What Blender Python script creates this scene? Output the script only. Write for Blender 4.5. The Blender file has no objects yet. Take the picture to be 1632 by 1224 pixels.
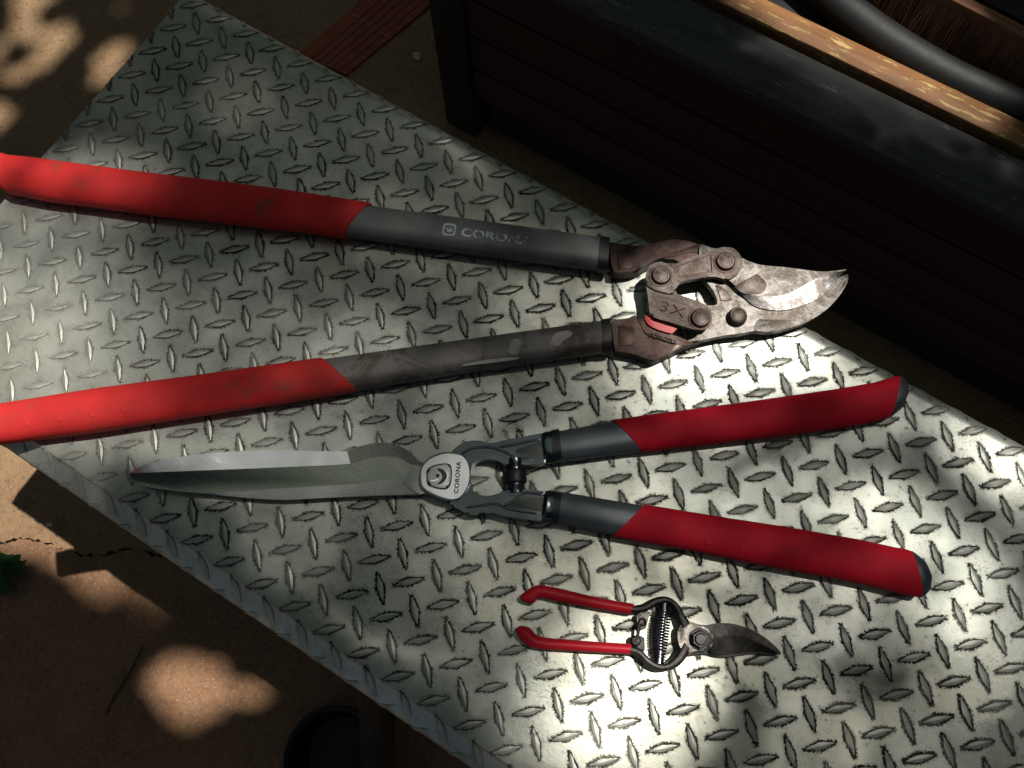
import bpy, bmesh, math, random
import numpy as np
from mathutils import Vector, Matrix

random.seed(7)
rng = np.random.default_rng(7)
scene = bpy.context.scene
COL = scene.collection

# ------------------------------------------------------------------ camera
# World: x runs along the table's long edge, y across it, z up; z = 0 is the face of the tread plate.
FPX = 1378.294
RW = np.array([[0.84760389, 0.53034036, -0.01751457],
               [0.50278376, -0.8132387, -0.29300393],
               [-0.16963533, 0.23954523, -0.9559508]])
CAM = np.array([-0.04209114, -0.17315036, 0.72428014])
cd = bpy.data.cameras.new('camera'); cam = bpy.data.objects.new('camera', cd); COL.objects.link(cam)
cd.sensor_width = 36.0; cd.lens = 36.0 * FPX / 1632.0; cd.clip_start = 0.01; cd.clip_end = 200
cam.matrix_world = Matrix(((RW[0][0], -RW[1][0], -RW[2][0], CAM[0]),
                           (RW[0][1], -RW[1][1], -RW[2][1], CAM[1]),
                           (RW[0][2], -RW[1][2], -RW[2][2], CAM[2]), (0, 0, 0, 1)))
scene.camera = cam
scene.render.resolution_x, scene.render.resolution_y = 1024, 768

# ------------------------------------------------------------------ light
SUN = np.array([0.158, 0.264, 1.0])                 # towards the sun
world = bpy.data.worlds.new('World'); scene.world = world; world.use_nodes = True
wt = world.node_tree
sky = wt.nodes.new('ShaderNodeTexSky'); sky.sky_type = 'NISHITA'; sky.sun_disc = False
sky.sun_elevation = math.atan2(1.0, math.hypot(SUN[0], SUN[1])); sky.sun_rotation = math.atan2(SUN[0], SUN[1])
bg = wt.nodes['Background']; wt.links.new(sky.outputs[0], bg.inputs[0]); bg.inputs[1].default_value = 0.05
sl = bpy.data.lights.new('sun', 'SUN'); sl.energy = 5.0; sl.angle = math.radians(0.53); sl.color = (1.0, 0.955, 0.87)
so = bpy.data.objects.new('sun', sl); COL.objects.link(so); so.location = (0.6, 1.0, 5.0)
so.rotation_euler = Vector(SUN).to_track_quat('Z', 'Y').to_euler()
vs = scene.view_settings; vs.view_transform = 'Standard'; vs.look = 'None'; vs.exposure = 0.18; vs.gamma = 1.0
vs.use_curve_mapping = False

cy = scene.cycles; cy.max_bounces = 6; cy.diffuse_bounces = 3; cy.glossy_bounces = 4; cy.transparent_max_bounces = 6; cy.transmission_bounces = 4
GZ = -0.45                                           # ground level


def at(x, y, z=0.0):
    """photo pixel -> the point of the place at height z seen there"""
    d = RW.T @ np.array([(x - 816) / FPX, (y - 612) / FPX, 1.0])
    return CAM + d * ((z - CAM[2]) / d[2])


def at_y(x, y, Y):
    d = RW.T @ np.array([(x - 816) / FPX, (y - 612) / FPX, 1.0])
    return CAM + d * ((Y - CAM[1]) / d[1])


def zoom(ox, oy, s):
    return lambda pts: [(ox + a / s, oy + b / s) for a, b in pts]


# ------------------------------------------------------------------ materials
class NT:
    def __init__(self, name):
        self.m = bpy.data.materials.new(name); self.m.use_nodes = True
        self.t = self.m.node_tree; self.b = self.t.nodes['Principled BSDF']
        self.pos = self.t.nodes.new('ShaderNodeNewGeometry').outputs['Position']

    def put(self, k, v):
        s = self.b.inputs[k]
        if hasattr(v, 'is_linked') or isinstance(v, bpy.types.NodeSocket): self.t.links.new(v, s)
        elif isinstance(v, (tuple, list)) and len(v) == 3: s.default_value = (*v, 1)
        else: s.default_value = v

    def _in(self, s, v):
        if isinstance(v, bpy.types.NodeSocket): self.t.links.new(v, s)
        elif isinstance(v, (tuple, list)) and len(v) == 3 and s.type == 'RGBA': s.default_value = (*v, 1)
        else: s.default_value = v

    def math(self, op, a, b=0.0, c=0.0, clamp=False):
        n = self.t.nodes.new('ShaderNodeMath'); n.operation = op; n.use_clamp = clamp
        self._in(n.inputs[0], a); self._in(n.inputs[1], b); self._in(n.inputs[2], c)
        return n.outputs[0]

    def noise(self, scale, detail=4, rough=0.6, vec=None, dist=0.0):
        n = self.t.nodes.new('ShaderNodeTexNoise'); n.inputs['Scale'].default_value = scale
        n.inputs['Detail'].default_value = detail; n.inputs['Roughness'].default_value = rough
        n.inputs['Distortion'].default_value = dist
        self.t.links.new(vec if vec is not None else self.pos, n.inputs['Vector'])
        return n.outputs['Fac']

    def voro(self, scale, feature='F1', vec=None):
        n = self.t.nodes.new('ShaderNodeTexVoronoi'); n.feature = feature; n.inputs['Scale'].default_value = scale
        self.t.links.new(vec if vec is not None else self.pos, n.inputs['Vector'])
        return n.outputs['Distance']

    def stretch(self, sx, sy, sz, rz=0.0):
        n = self.t.nodes.new('ShaderNodeMapping'); n.inputs['Scale'].default_value = (sx, sy, sz)
        n.inputs['Rotation'].default_value = (0, 0, rz)
        self.t.links.new(self.pos, n.inputs['Vector'])
        return n.outputs[0]

    def step(self, f, a, b):
        n = self.t.nodes.new('ShaderNodeMapRange'); n.interpolation_type = 'SMOOTHSTEP'
        self._in(n.inputs[0], f)
        n.inputs[1].default_value = a; n.inputs[2].default_value = b
        return n.outputs[0]

    def lerp(self, f, a, b):
        n = self.t.nodes.new('ShaderNodeMapRange'); self._in(n.inputs[0], f)
        n.inputs[3].default_value = a; n.inputs[4].default_value = b
        return n.outputs[0]

    def mix(self, f, a, b):
        n = self.t.nodes.new('ShaderNodeMix'); n.data_type = 'RGBA'
        self._in(n.inputs[0], f); self._in(n.inputs[6], a); self._in(n.inputs[7], b)
        return n.outputs[2]

    def bump(self, h, dist, strength=1.0):
        n = self.t.nodes.new('ShaderNodeBump'); n.inputs['Distance'].default_value = dist
        n.inputs['Strength'].default_value = strength
        self.t.links.new(h, n.inputs['Height']); self.t.links.new(n.outputs[0], self.b.inputs['Normal'])

    def xyz(self):
        n = self.t.nodes.new('ShaderNodeSeparateXYZ'); self.t.links.new(self.pos, n.inputs[0]); return n.outputs


U = 0.024
PX = math.sqrt(2) * U; PY = PX * 0.96533             # tread pattern pitch along and across the sheet
LUG_L, LUG_W, LUG_H = 0.0121, 0.0030, 0.0011
LX, LY = math.cos(math.atan2(PY, PX)), math.sin(math.atan2(PY, PX))


def mat_plate():
    n = NT('galvanised_tread_steel'); X = n.xyz()
    wob = n.noise(560, 3, 0.75); wob2 = n.noise(95, 3, 0.6)
    dist = None
    for half, sg in ((0.0, -1), (0.5, 1)):
        fx = n.math('MULTIPLY', n.math('SUBTRACT', n.math('FRACT', n.math('ADD', n.math('DIVIDE', X[0], PX), 0.5 + half)), 0.5), PX)
        fy = n.math('MULTIPLY', n.math('SUBTRACT', n.math('FRACT', n.math('ADD', n.math('DIVIDE', X[1], PY), 0.5 + half)), 0.5), PY)
        l = n.math('ABSOLUTE', n.math('ADD', n.math('MULTIPLY', fx, LX), n.math('MULTIPLY', fy, LY * sg)))
        w = n.math('ABSOLUTE', n.math('ADD', n.math('MULTIPLY', fx, -LY * sg), n.math('MULTIPLY', fy, LX)))
        d = n.math('MULTIPLY', n.math('SUBTRACT', n.math('ADD', n.math('DIVIDE', l, LUG_L), n.math('DIVIDE', w, LUG_W)), 1.0),
                   LUG_L * LUG_W / math.hypot(LUG_L, LUG_W))
        d = n.math('MAXIMUM', d, n.math('SUBTRACT', l, LUG_L))
        dist = d if dist is None else n.math('MINIMUM', dist, d)
    dj = n.math('ADD', dist, n.math('MULTIPLY', n.math('SUBTRACT', wob, 0.5), 0.0085))
    big = n.noise(5.5, 3, 0.6)
    dj = n.math('ADD', dj, n.math('MULTIPLY', n.math('SUBTRACT', big, 0.5), -0.0030))
    grime = n.math('MULTIPLY', n.math('SUBTRACT', 1.0, n.step(dj, 0.0012, 0.0020)), n.step(dist, -0.0016, -0.0008))
    halo = n.math('MULTIPLY', n.math('SUBTRACT', 1.0, n.step(dist, 0.0008, 0.0060)), n.step(wob2, 0.42, 0.7))
    spk = n.math('MULTIPLY', n.step(n.noise(780, 3, 0.75), 0.565, 0.64), n.step(n.noise(30, 4, 0.75), 0.46, 0.60))
    spk2 = n.math('MULTIPLY', n.math('SUBTRACT', 1.0, n.step(n.voro(120), 0.08, 0.22)), n.step(n.noise(13, 3, 0.6), 0.44, 0.56))
    blotch = n.noise(9, 5, 0.62, dist=0.6); fine = n.noise(60, 4, 0.65)
    col = n.mix(n.step(blotch, 0.33, 0.68), (0.385, 0.41, 0.37), (0.53, 0.545, 0.495))
    col = n.mix(n.math('MULTIPLY', n.step(n.noise(3.2, 3, 0.6), 0.45, 0.65), 0.35), col, (0.42, 0.38, 0.27))
    col = n.mix(n.math('MULTIPLY', n.step(fine, 0.5, 0.8), 0.35), col, (0.25, 0.24, 0.21))
    col = n.mix(n.math('MULTIPLY', n.step(n.noise(17, 6, 0.72, dist=1.5), 0.50, 0.72), 0.40), col, (0.21, 0.205, 0.18))
    col = n.mix(n.math('MULTIPLY', halo, 0.45), col, (0.16, 0.135, 0.10))
    grime = n.math('MULTIPLY', grime, n.lerp(n.step(n.noise(16, 3, 0.6), 0.40, 0.58), 0.72, 1.0))
    grime = n.math('MULTIPLY', grime, n.lerp(n.step(n.math('ADD', X[0], X[1]), -0.80, -0.55), 0.55, 1.0))
    grime = n.math('MULTIPLY', grime, n.lerp(n.step(n.noise(260, 2), 0.36, 0.46), 0.6, 1.0))
    grime = n.math('MULTIPLY', grime, n.lerp(n.step(X[2], -0.008, -0.0005), 0.15, 1.0))
    dark = n.math('MAXIMUM', n.math('MAXIMUM', grime, n.math('MULTIPLY', spk, 0.7)), n.math('MULTIPLY', spk2, 0.30))
    scr = n.noise(60, 2, 0.5, vec=n.stretch(1, 14, 1, 0.5))
    col = n.mix(n.math('MULTIPLY', n.step(scr, 0.67, 0.72), 0.5), col, (0.75, 0.74, 0.7))
    st = at(818, 690)
    rd = n.math('SQRT', n.math('ADD', n.math('POWER', n.math('SUBTRACT', X[0], float(st[0])), 2.0), n.math('POWER', n.math('SUBTRACT', X[1], float(st[1])), 2.0)))
    ring = n.math('MULTIPLY', n.math('SUBTRACT', 1.0, n.step(n.math('ABSOLUTE', n.math('SUBTRACT', rd, 0.0075)), 0.001, 0.004)), n.step(n.noise(90, 4, 0.7), 0.45, 0.6))
    col = n.mix(ring, col, (0.10, 0.04, 0.018))
    col = n.mix(dark, col, (0.018, 0.014, 0.010))
    n.put('Base Color', col)
    n.put('Metallic', n.math('SUBTRACT', 0.70, n.math('MULTIPLY', dark, 0.60)))
    r = n.lerp(blotch, 0.33, 0.50); r = n.math('ADD', r, n.math('MULTIPLY', dark, 0.35), clamp=True)
    n.put('Roughness', r)
    n.bump(n.math('ADD', n.math('ADD', n.noise(700, 2), n.math('MULTIPLY', n.noise(40, 3), 4.0)), n.math('MULTIPLY', dark, 1.0)), 0.00012, 0.6)
    return n.m


def mat_lug(name, base, rough, metal, dirt):
    n = NT(name); f = n.noise(240, 4, 0.7)
    g = n.step(f, 0.62 - dirt, 0.78 - dirt)
    n.put('Base Color', n.mix(g, base, (0.02, 0.016, 0.012)))
    n.put('Metallic', n.math('SUBTRACT', metal, n.math('MULTIPLY', g, metal * 0.8)))
    n.put('Roughness', n.lerp(f, rough - 0.06, rough + 0.14))
    n.bump(n.noise(900, 3), 0.00015, 0.6)
    return n.m


def mat_rubber(name, base, dirt_amt=0.0, rough=0.55):
    n = NT(name); f = n.noise(26, 5, 0.65, dist=0.8); g = n.noise(300, 3, 0.6)
    col = n.mix(n.step(f, 0.3, 0.75), base, tuple(c * 0.82 for c in base))
    col = n.mix(n.math('MULTIPLY', n.step(n.noise(14, 6, 0.7, dist=1.2), 0.52, 0.72), dirt_amt), col, (0.10, 0.055, 0.035))
    col = n.mix(n.math('MULTIPLY', n.step(n.noise(130, 4, 0.75), 0.60, 0.72), dirt_amt * 0.7), col, (0.06, 0.035, 0.025))
    n.put('Base Color', col); n.put('Roughness', n.lerp(f, rough - 0.08, rough + 0.12))
    n.b.inputs['Specular IOR Level'].default_value = 0.22
    n.bump(n.math('ADD', g, n.noise(1500, 2)), 0.00012, 0.6)
    return n.m


def mat_paint(name, base, wear, wear_col, rough=0.42, metal=0.25, scale=30):
    n = NT(name); f = n.noise(scale, 6, 0.7, dist=0.7); h = n.noise(scale * 7, 4, 0.7)
    g = n.math('MULTIPLY', n.step(f, 0.62 - wear, 0.74 - wear), n.step(h, 0.30, 0.55))
    col = n.mix(n.step(n.noise(8, 4), 0.3, 0.7), base, tuple(c * 0.8 for c in base))
    n.put('Base Color', n.mix(g, col, wear_col)); n.put('Metallic', metal)
    n.put('Roughness', n.lerp(h, rough - 0.07, rough + 0.16))
    n.bump(n.math('ADD', h, n.math('MULTIPLY', g, -1.2)), 0.00012, 0.6)
    return n.m


def mat_rusty(name, a=(0.042, 0.031, 0.027), b=(0.115, 0.096, 0.087), c=(0.056, 0.028, 0.016), amount=0.0, rough=0.48):
    n = NT(name); f = n.noise(42, 6, 0.72, dist=0.5); h = n.noise(330, 4, 0.75)
    k = n.step(n.math('ADD', f, n.math('MULTIPLY', n.math('SUBTRACT', h, 0.5), 0.5)), 0.40 + amount * 0.2, 0.66 + amount * 0.2)
    col = n.mix(k, a, b)
    r = n.step(n.noise(70, 5, 0.75, dist=1.0), 0.54 - amount * 0.1, 0.68)
    col = n.mix(n.math('MULTIPLY', r, 0.75), col, c)
    pit = n.step(n.noise(520, 3, 0.7), 0.62, 0.70)
    col = n.mix(n.math('MULTIPLY', pit, 0.7), col, (0.03, 0.022, 0.018))
    n.put('Base Color', col); n.put('Metallic', n.lerp(r, 0.80, 0.35)); n.put('Roughness', n.lerp(h, rough - 0.1, rough + 0.18))
    n.bump(n.math('ADD', h, n.math('MULTIPLY', f, 2.0)), 0.00022, 0.7)
    return n.m


def mat_steel(name, base=(0.62, 0.62, 0.63), rough=0.22, brush=0.0, rot=0.0, stain=0.15):
    n = NT(name)
    f = n.noise(700, 2, 0.5, vec=n.stretch(0.03, 1, 1, rot)) if brush else n.noise(160, 4, 0.6)
    s = n.step(n.noise(38, 5, 0.7), 0.55, 0.75)
    col = n.mix(n.math('MULTIPLY', s, stain), base, tuple(c * 0.35 for c in base))
    n.put('Base Color', col); n.put('Metallic', 1.0)
    n.put('Roughness', n.math('ADD', n.lerp(f, rough - 0.05, rough + 0.08), n.math('MULTIPLY', s, 0.12)))
    n.bump(f, 0.00003 if not brush else 0.00004, 0.5)
    return n.m


def mat_forged(name, base=(0.13, 0.135, 0.12), rough=0.42, metal=0.9):
    n = NT(name); v = n.noise(1100, 3, 0.7)
    n.put('Base Color', n.mix(n.step(v, 0.55, 0.68), base, tuple(c * 0.2 for c in base)))
    n.put('Metallic', metal); n.put('Roughness', n.lerp(v, rough - 0.08, rough + 0.18)); n.bump(v, 0.00022, 0.7)
    return n.m


def mat_simple(name, base, rough=0.5, metal=0.0, bump=0.0001, scale=300, vary=0.25):
    n = NT(name); f = n.noise(scale, 4, 0.65); g = n.noise(scale / 12, 4, 0.6)
    n.put('Base Color', n.mix(n.step(g, 0.3, 0.7), base, tuple(c * (1 - vary) for c in base)))
    n.put('Roughness', n.lerp(f, max(rough - 0.08, 0.05), min(rough + 0.12, 1))); n.put('Metallic', metal)
    n.bump(f, bump, 0.7)
    return n.m


def mat_ground(name, a, b, c):
    n = NT(name); f = n.noise(7, 6, 0.65, dist=0.4); g = n.noise(420, 4, 0.75); sp = n.voro(230)
    col = n.mix(n.step(f, 0.3, 0.7), a, b)
    col = n.mix(n.math('MULTIPLY', n.step(n.noise(30, 5, 0.7), 0.52, 0.7), 0.5), col, c)
    col = n.mix(n.math('MULTIPLY', n.math('SUBTRACT', 1.0, n.step(sp, 0.12, 0.22)), n.step(g, 0.5, 0.6)), col, (0.55, 0.47, 0.38))
    col = n.mix(n.math('MULTIPLY', n.step(g, 0.58, 0.72), 0.5), col, tuple(x * 0.35 for x in a))
    col = n.mix(n.math('MULTIPLY', n.step(n.noise(150, 5, 0.8), 0.50, 0.66), 0.55), col, tuple(x * 0.45 for x in c))
    col = n.mix(n.math('MULTIPLY', n.step(n.noise(260, 3, 0.7), 0.60, 0.68), 0.5), col, (0.50, 0.40, 0.29))
    n.put('Base Color', col); n.put('Roughness', 0.85)
    n.bump(n.math('ADD', g, n.math('MULTIPLY', n.noise(90, 4), 2.0)), 0.0016, 0.9)
    return n.m


def mat_wood(name, a, b, worn, worn_amt, rough=0.4):
    n = NT(name)
    gr = n.noise(60, 5, 0.65, vec=n.stretch(0.10, 1.6, 1.6), dist=0.5); fl = n.noise(190, 4, 0.7, vec=n.stretch(0.16, 1, 1))
    col = n.mix(n.step(gr, 0.3, 0.7), a, b)
    k = n.math('MULTIPLY', n.step(fl, 0.60 - worn_amt, 0.66 - worn_amt), n.step(n.noise(20, 3), 0.35, 0.55))
    n.put('Base Color', n.mix(k, col, worn)); n.put('Roughness', n.lerp(gr, rough - 0.05, rough + 0.2))
    n.bump(n.math('ADD', gr, n.math('MULTIPLY', k, -1.0)), 0.0004, 0.6)
    return n.m


def mat_ink(name, base, keep):
    """worn print: what is left of the ink, the rest rubbed off"""
    n = NT(name); n.put('Base Color', base); n.put('Roughness', 0.5)
    tr = n.t.nodes.new('ShaderNodeBsdfTransparent'); mx = n.t.nodes.new('ShaderNodeMixShader')
    X = n.xyz()
    f = n.math('ADD', n.noise(700, 3, 0.7), n.math('MULTIPLY', n.noise(150, 2), 0.7))
    f = n.math('ADD', f, n.math('MULTIPLY', n.math('SUBTRACT', X[0], float(at(780, 380, 0.026)[0])), 2.6))
    out = n.t.nodes['Material Output']
    n.t.links.new(n.step(f, keep, keep + 0.08), mx.inputs[0])
    n.t.links.new(n.b.outputs[0], mx.inputs[1]); n.t.links.new(tr.outputs[0], mx.inputs[2]); n.t.links.new(mx.outputs[0], out.inputs[0])
    return n.m


def mat_leaf(name, a, b, trans):
    n = NT(name)
    n.put('Base Color', n.mix(n.step(n.noise(3.0, 3), 0.35, 0.65), a, b)); n.put('Roughness', 0.5)
    tl = n.t.nodes.new('ShaderNodeBsdfTranslucent'); tl.inputs[0].default_value = trans
    mx = n.t.nodes.new('ShaderNodeMixShader'); mx.inputs[0].default_value = 0.6
    n.t.links.new(n.b.outputs[0], mx.inputs[1]); n.t.links.new(tl.outputs[0], mx.inputs[2])
    n.t.links.new(mx.outputs[0], n.t.nodes['Material Output'].inputs[0])
    return n.m


M = {}
M['plate'] = mat_plate()
M['lug_top'] = mat_lug('lug_worn_top', (0.385, 0.395, 0.355), 0.44, 0.66, 0.01)
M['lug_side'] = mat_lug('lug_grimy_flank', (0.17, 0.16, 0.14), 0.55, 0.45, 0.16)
M['flange'] = mat_lug('lug_flange', (0.38, 0.40, 0.42), 0.36, 0.85, -0.05)
M['red_old'] = mat_rubber('faded_red_grip', (0.56, 0.026, 0.026), 0.75, 0.62)
M['red_new'] = mat_rubber('red_grip', (0.70, 0.011, 0.032), 0.0, 0.62)
M['red_dip'] = mat_rubber('dipped_red_vinyl', (0.52, 0.011, 0.024), 0.12, 0.42)
M['grey_tube'] = mat_paint('grey_painted_tube', (0.155, 0.152, 0.155), 0.03, (0.06, 0.04, 0.032))
M['grey_tube_worn'] = mat_paint('grey_painted_tube_worn', (0.175, 0.16, 0.155), 0.14, (0.085, 0.055, 0.042), scale=22)
M['chip'] = mat_paint('bare_metal_chip', (0.36, 0.33, 0.31), 0.05, (0.14, 0.1, 0.08), scale=90)
M['grey_new'] = mat_paint('blue_grey_tube', (0.115, 0.13, 0.15), 0.0, (0.08, 0.08, 0.09), 0.36)
M['black'] = mat_simple('black_rubber', (0.014, 0.014, 0.016), 0.45)
M['blackblue'] = mat_simple('dark_end_cap', (0.045, 0.055, 0.075), 0.4)
M['rust'] = mat_rusty('rusty_forging')
M['rust_dark'] = mat_rusty('dark_brown_forging', (0.036, 0.020, 0.017), (0.085, 0.058, 0.050), (0.06, 0.026, 0.013))
M['rust_blade'] = mat_rusty('stained_blade', (0.052, 0.043, 0.037), (0.175, 0.163, 0.152), (0.085, 0.046, 0.02), -0.05, 0.42)
M['scraped'] = mat_rusty('scraped_blade_steel', (0.15, 0.13, 0.12), (0.42, 0.41, 0.42), (0.12, 0.085, 0.06), -0.12, 0.36)
M['bumper_red'] = mat_simple('red_plastic_pad', (0.62, 0.028, 0.04), 0.35)
M['steel'] = mat_steel('polished_blade_steel', (0.25, 0.265, 0.225), 0.26, 1.0, 1.2, 0.25)
M['brushed'] = mat_steel('brushed_edge_steel', (0.88, 0.89, 0.92), 0.36, 1.0, 0.6, 0.05)
M['forged'] = mat_forged('forged_grey')
M['forged_light'] = mat_forged('forged_light', (0.40, 0.41, 0.385), 0.40, 0.35)
M['cast'] = mat_steel('cast_alloy', (0.125, 0.14, 0.155), 0.20, 0.0, 0.0, 0.35)
M['cast_recess'] = mat_forged('cast_recess', (0.085, 0.092, 0.086), 0.38)
M['badge'] = mat_steel('brushed_badge', (0.70, 0.70, 0.72), 0.30, 1.0, 0.2, 0.0)
M['knob'] = mat_steel('badge_knob', (0.36, 0.37, 0.37), 0.26)
M['ink'] = mat_simple('black_lettering', (0.008, 0.008, 0.01), 0.4)
M['worn_ink'] = mat_ink('worn_white_print', (0.55, 0.63, 0.68), 0.84)
M['worn_ink2'] = mat_ink('nearly_gone_print', (0.42, 0.46, 0.50), 0.66)
M['pr_dark'] = mat_rusty('pruner_dark_steel', (0.022, 0.021, 0.021), (0.070, 0.065, 0.062), (0.05, 0.03, 0.018), 0.15, 0.44)
M['pr_body'] = mat_rusty('pruner_pitted_steel', (0.085, 0.072, 0.062), (0.36, 0.335, 0.31), (0.13, 0.065, 0.022), 0.0, 0.40)
M['pr_blade'] = mat_rusty('pruner_blade_steel', (0.024, 0.022, 0.021), (0.085, 0.078, 0.073), (0.06, 0.036, 0.02), 0.1, 0.44)
M['spring'] = mat_steel('spring_wire', (0.30, 0.29, 0.33), 0.2, 0.0, 0.0, 0.4)
M['bolt_dark'] = mat_rusty('dark_bolt', (0.045, 0.042, 0.045), (0.11, 0.105, 0.105), (0.08, 0.05, 0.03), 0.1, 0.4)
M['slab'] = mat_ground('patio_concrete', (0.25, 0.15, 0.078), (0.31, 0.20, 0.108), (0.16, 0.08, 0.038))
M['slab_red'] = mat_ground('reddish_concrete', (0.25, 0.130, 0.068), (0.32, 0.18, 0.098), (0.15, 0.065, 0.034))
M['soil'] = mat_ground('crack_soil', (0.10, 0.055, 0.03), (0.16, 0.085, 0.045), (0.07, 0.035, 0.02))
M['redboard'] = mat_wood('red_stained_board', (0.045, 0.012, 0.010), (0.030, 0.009, 0.008), (0.06, 0.02, 0.016), 0.0, 0.7)
M['rail'] = mat_wood('weathered_slate_rail', (0.062, 0.066, 0.068), (0.040, 0.044, 0.046), (0.15, 0.145, 0.14), 0.02, 0.6)
M['varnish'] = mat_wood('worn_varnished_wood', (0.29, 0.135, 0.045), (0.20, 0.08, 0.025), (0.56, 0.38, 0.15), 0.05, 0.55)
M['bristle'] = mat_simple('coir_bristle', (0.36, 0.16, 0.075), 0.6, vary=0.4)
M['broomwood'] = mat_wood('broom_block_wood', (0.30, 0.13, 0.06), (0.2, 0.08, 0.035), (0.4, 0.2, 0.1), 0.0, 0.5)
M['webbing'] = mat_wood('faded_red_webbing', (0.33, 0.085, 0.04), (0.25, 0.06, 0.03), (0.4, 0.16, 0.09), 0.0, 0.75)
M['blackmetal'] = mat_simple('black_painted_metal', (0.012, 0.012, 0.012), 0.5)
M['blackplastic'] = mat_simple('black_scuffed_plastic', (0.008, 0.0085, 0.010), 0.6, scale=140, vary=0.5)
M['grit'] = mat_simple('grit', (0.36, 0.27, 0.19), 0.8, vary=0.5)
M['stone'] = mat_simple('pale_pebble', (0.55, 0.52, 0.47), 0.7)
M['leaf'] = mat_leaf('tree_leaf', (0.06, 0.10, 0.03), (0.10, 0.15, 0.05), (0.50, 0.54, 0.43, 1))  # translucency raised so the leaves overhead glow onto the plate
M['leaf_blocker'] = mat_leaf('light_blocking_leaf', (0.03, 0.05, 0.016), (0.045, 0.075, 0.022), (0.05, 0.08, 0.02, 1))  # dark, nearly opaque leaf of the outer crown, added to block side light
M['leaf_low'] = mat_leaf('low_leaf', (0.045, 0.12, 0.045), (0.06, 0.15, 0.055), (0.10, 0.26, 0.09, 1))
M['bark'] = mat_wood('bark', (0.10, 0.07, 0.05), (0.06, 0.04, 0.03), (0.14, 0.1, 0.07), 0.0, 0.85)


# ------------------------------------------------------------------ object helpers
def put(o, label=None, cat=None, group=None, kind=None):
    for k, v in (('label', label), ('category', cat), ('group', group), ('kind', kind)):
        if v: o[k] = v
    return o


def thing(name, loc, label, cat, group=None):
    o = bpy.data.objects.new(name, None); COL.objects.link(o); o.empty_display_size = 0.02
    o.location = loc
    o.matrix_basis = Matrix.Translation(Vector(loc))
    return put(o, label, cat, group)


def link(name, me, parent=None):
    o = bpy.data.objects.new(name, me); COL.objects.link(o)
    if parent is not None:
        o.parent = parent
        root = parent; off = Vector((0, 0, 0))
        while root is not None: off += root.location; root = root.parent
        o.location = -off                             # mesh data is in world coordinates
    return o


def finish(name, bm, mats, parent=None, sharp=35, smooth=True):
    bmesh.ops.recalc_face_normals(bm, faces=bm.faces)
    me = bpy.data.meshes.new(name); bm.to_mesh(me); bm.free()
    for m in (mats if isinstance(mats, (list, tuple)) else [mats]): me.materials.append(m)
    if smooth:
        me.polygons.foreach_set('use_smooth', [True] * len(me.polygons))
        me.set_sharp_from_angle(angle=math.radians(sharp))
    return link(name, me, parent)


def raw(name, verts, faces, mats, parent=None, smooth=False, idx=None):
    me = bpy.data.meshes.new(name); me.from_pydata([tuple(map(float, v)) for v in verts], [], faces)
    for m in (mats if isinstance(mats, (list, tuple)) else [mats]): me.materials.append(m)
    if idx is not None: me.polygons.foreach_set('material_index', idx)
    if smooth:
        me.polygons.foreach_set('use_smooth', [True] * len(me.polygons)); me.set_sharp_from_angle(angle=math.radians(40))
    me.update()
    return link(name, me, parent)


def curve_through(pts, n=6, closed=True):
    """Catmull-Rom through points; a point given twice stays a corner"""
    P = [np.array(p, float) for p in pts]; k = len(P); out = []
    for i in range(k if closed else k - 1):
        p1, p2 = P[i], P[(i + 1) % k]
        if np.allclose(p1, p2): continue
        p0 = P[i - 1] if (closed or i > 0) else 2 * p1 - p2
        p3 = P[(i + 2) % k] if (closed or i + 2 < k) else 2 * p2 - p1
        for j in range(n):
            t = j / n
            out.append(0.5 * (2 * p1 + (p2 - p0) * t + (2 * p0 - 5 * p1 + 4 * p2 - p3) * t * t + (3 * p1 - p0 - 3 * p2 + p3) * t ** 3))
    if not closed: out.append(P[-1])
    return out


def prism_world(name, pts, z0, z1, mat, parent, bevel=0.0008, seg=2, sharp=35, bottom_bevel=False):
    bm = bmesh.new()
    area = sum(pts[i][0] * pts[(i + 1) % len(pts)][1] - pts[(i + 1) % len(pts)][0] * pts[i][1] for i in range(len(pts)))
    if area < 0: pts = pts[::-1]
    top = [bm.verts.new((p[0], p[1], z1)) for p in pts]
    bot = [bm.verts.new((p[0], p[1], z0)) for p in pts]
    ft = bm.faces.new(top); bm.faces.new(bot[::-1]); k = len(pts)
    for i in range(k): bm.faces.new((top[i], bot[i], bot[(i + 1) % k], top[(i + 1) % k]))
    if bevel > 0:
        ed = list(ft.edges)
        bmesh.ops.bevel(bm, geom=ed, offset=bevel, segments=seg, profile=0.5, affect='EDGES', clamp_overlap=True)
    return finish(name, bm, mat, parent, sharp)


def prism(name, px, z0, z1, mat, parent, bevel=0.0008, smooth_n=5, seg=2, zview=None):
    pts = curve_through(px, smooth_n) if smooth_n else px
    zv = z1 if zview is None else zview
    return prism_world(name, [at(x, y, zv)[:2] for x, y in pts], z0, z1, mat, parent, bevel, seg)


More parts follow.
